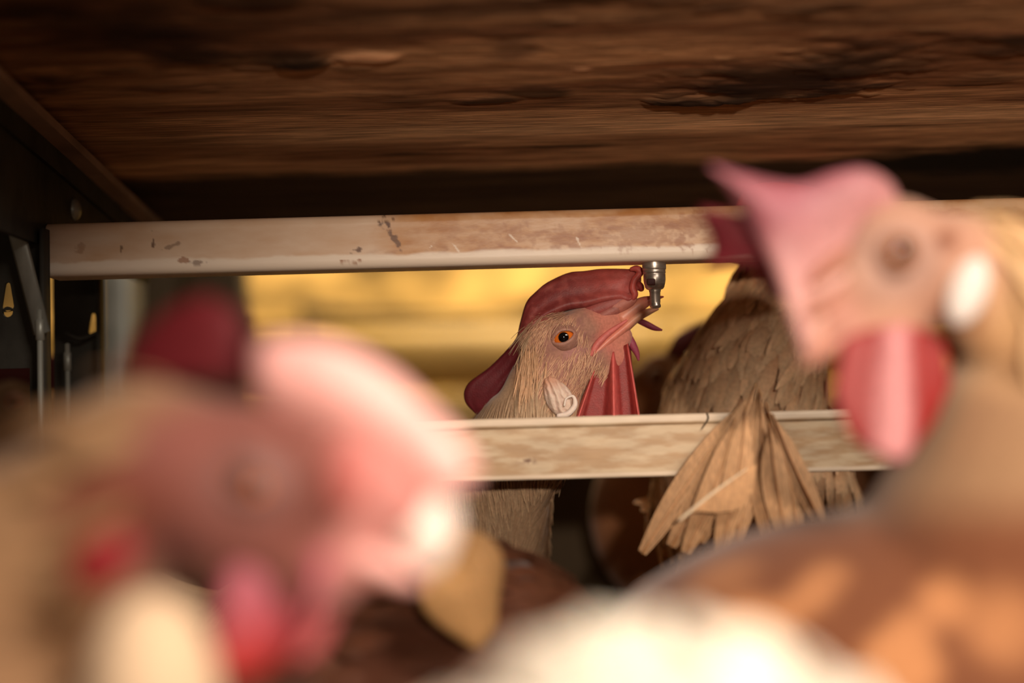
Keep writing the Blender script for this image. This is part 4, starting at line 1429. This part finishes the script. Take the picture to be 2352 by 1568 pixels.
# darker hen farther back, comb drooping
def back_hen():
    y = 0.85
    h = Head(1512, 868, y, -12, -1, depth_off=0.012)
    c = P(1640, 1180, y + 0.04)
    root, body = body_hen('dark hen farther back, maroon comb just showing beside the tan stretched neck', (c, (0.08, 0.045, 0.07)), Vector((-0.97, -0.24, 0)), lin(140, 94, 62),
                          [(h.w(-6, 0, -6), 0.016), (P(1570, 920, y + 0.01), 0.024), (P(1600, 1030, y + 0.03), 0.036)], voxel=0.003, feathers=500, h=h)
    pair = [(1540, 800, 1510, 830), (1550, 770, 1530, 825), (1590, 748, 1555, 830), (1640, 738, 1580, 840), (1650, 790, 1600, 860), (1610, 850, 1590, 880)]
    flesh('comb', sheet_mesh('comb', [h.px(c_, d) for a, b, c_, d in pair], [h.px(a, b) for a, b, c_, d in pair], h.side, lambda t, k: 3 * MM * math.sin(t * 5) * k, lambda t, k: 2.2 * MM, 40, 14), root, lin(96, 30, 34))
    horn('upper_beak', [h.w(20, 0, -5), h.w(30, 0, -7), h.w(40, 0, -12)], (5, 3.6, 0.8), (5, 3.4, 0.6), h, lin(200, 130, 110), root)
    horn('lower_beak', [h.w(18, 0, -12), h.w(28, 0, -12), h.w(36, 0, -13)], (2.6, 2.0, 0.6), (4.6, 3.2, 0.6), h, lin(200, 130, 110), root)


back_hen()


# hen in the dark beyond the slotted posts at the left
def corner_hen():
    y = 0.80
    h = Head(30, 925, y, 0, 1, depth_off=0.012)
    c = P(-60, 1300, y + 0.03)
    root, body = body_hen('hen in the dark behind the wide left post', (c, (0.08, 0.05, 0.07)), Vector((1, 0, 0)), lin(140, 110, 84),
                          [(h.w(-6, 0, -6), 0.016), (P(-30, 1040, y + 0.01), 0.024), (P(-50, 1150, y + 0.02), 0.036)], voxel=0.004, feathers=300, h=h)
    plain_head(h, root, MAROON, MAROON)


corner_hen()


# ------------------------------------------------------------------ beyond: the far side of the aisle
def cyl(name, a, b, r, material, label, cat, seg=32, group=None, caps=True):
    v, f = tube_data([a, b], [r, r], n=2, seg=seg, smooth_path=False)
    return tag(link(name, mesh_from(name, v, f), material, loc=a), label, cat, group)


def far_side():
    y = 2.05
    z = lambda py, yy: P(1100, py, yy).z
    t = thing('round_duct', 'thick cream round duct crossing the lit background below the bright wall', 'duct', (0, y, z(835, y)))
    r = (z(748, y) - z(895, y)) / 2
    v, f = tube_data([(-1.2, y, z(820, y)), (1.2, y, z(820, y))], [r, r], n=2, seg=40, smooth_path=False)
    link('shell', mesh_from('shell', v, f), M['duct'], t)
    for x in (-0.52, 0.2, 0.78):
        v, f = tube_data([(x - 0.012, y, z(820, y)), (x + 0.012, y, z(820, y))], [r * 1.04] * 2, n=2, seg=40, smooth_path=False)
        link('joint_ring', mesh_from('joint_ring', v, f), M['duct'], t)
    ry = 1.98
    cyl('perch_rail', Vector((-1.2, ry, z(739, ry))), Vector((1.2, ry, z(739, ry))), 0.0065, M['duct'], 'pale thin rail along the top of the far duct', 'rail', 16)
    ky = 2.0
    c = P(735, 716, ky)
    v, f = tube_data([P(690, 706, ky), c, P(860, 722, ky), P(1100, 724, ky)], [0.006, 0.009, 0.006, 0.003], n=20, seg=10)
    tag(link('dark_cable', mesh_from('dark_cable', v, f), M['far_wood'], loc=c), 'dark drooping cable in front of the far bright wall', 'cable')
    v, f = tube_data([P(702, 712, ky - 0.02), P(703, 790, ky - 0.02)], [0.005, 0.005], n=2, seg=10, smooth_path=False)
    tag(link('cable_hanger', mesh_from('cable_hanger', v, f), M['far_wood'], loc=P(703, 790, ky - 0.02)), 'short dark hanger holding the far cable', 'hanger')
    # pale manure belt board under the duct
    by = 1.9
    m = box_mesh('belt_board', (-1.2, by, z(1010, by)), (1.2, by + 0.03, z(905, by)), 0.004, 2)
    tag(link('belt_board', m, M['duct'], loc=(0, by, z(1010, by))), 'pale board low in the background under the far duct', 'board')
    m = box_mesh('shade_board', (-0.7, 0.98, 0), (0.7, 1.0, z(985, 0.98)), 0.002, 2)  # added dark sheet, stands for the shade below the trough
    tag(link('shade_board', m, M['far_wood'], loc=(0, 0.98, 0)), 'added dark board standing for the shade behind and below the drip trough', 'board')
    # dark uprights left of the lit gap
    py_ = 1.35
    for a, b, lab in ((425, 552, 'wide dark upright at the left end of the lit background'), (296, 410, 'dim olive upright behind the maroon comb at the left')):
        p, q = P(a, 700, py_), P(b, 700, py_)
        m = box_mesh('upright', (p.x, py_, 0), (q.x, py_ + 0.05, 0.62), 0.004, 2)
        tag(link('upright', m, M['far_wood'], loc=((p.x + q.x) / 2, py_, 0)), lab, 'upright', 'uprights of the far tier')
    p, q = P(225, 700, 1.2), P(300, 700, 1.2)
    m = box_mesh('upright', (p.x, 1.2, 0), (q.x, 1.24, 0.62), 0.004, 2)
    tag(link('upright', m, M['steel'], loc=((p.x + q.x) / 2, 1.2, 0)), 'narrow grey upright right of the slotted posts', 'upright', 'uprights of the far tier')


far_side()


# flesh that grows on a comb or an ear lobe is a sub-part of it
for r in [o for o in COL.objects if o.name.split('.')[0] == 'hen']:
    kin = {}
    for c in r.children:
        kin.setdefault(c.name.split('.')[0], c)
    for c in list(r.children):
        n = c.name.split('.')[0]
        if n in ('comb_fold', 'comb_lip', 'comb_lobe') and 'comb' in kin:
            c.parent = kin['comb']
        elif n == 'earlobe_rim' and 'earlobe' in kin:
            c.parent = kin['earlobe']
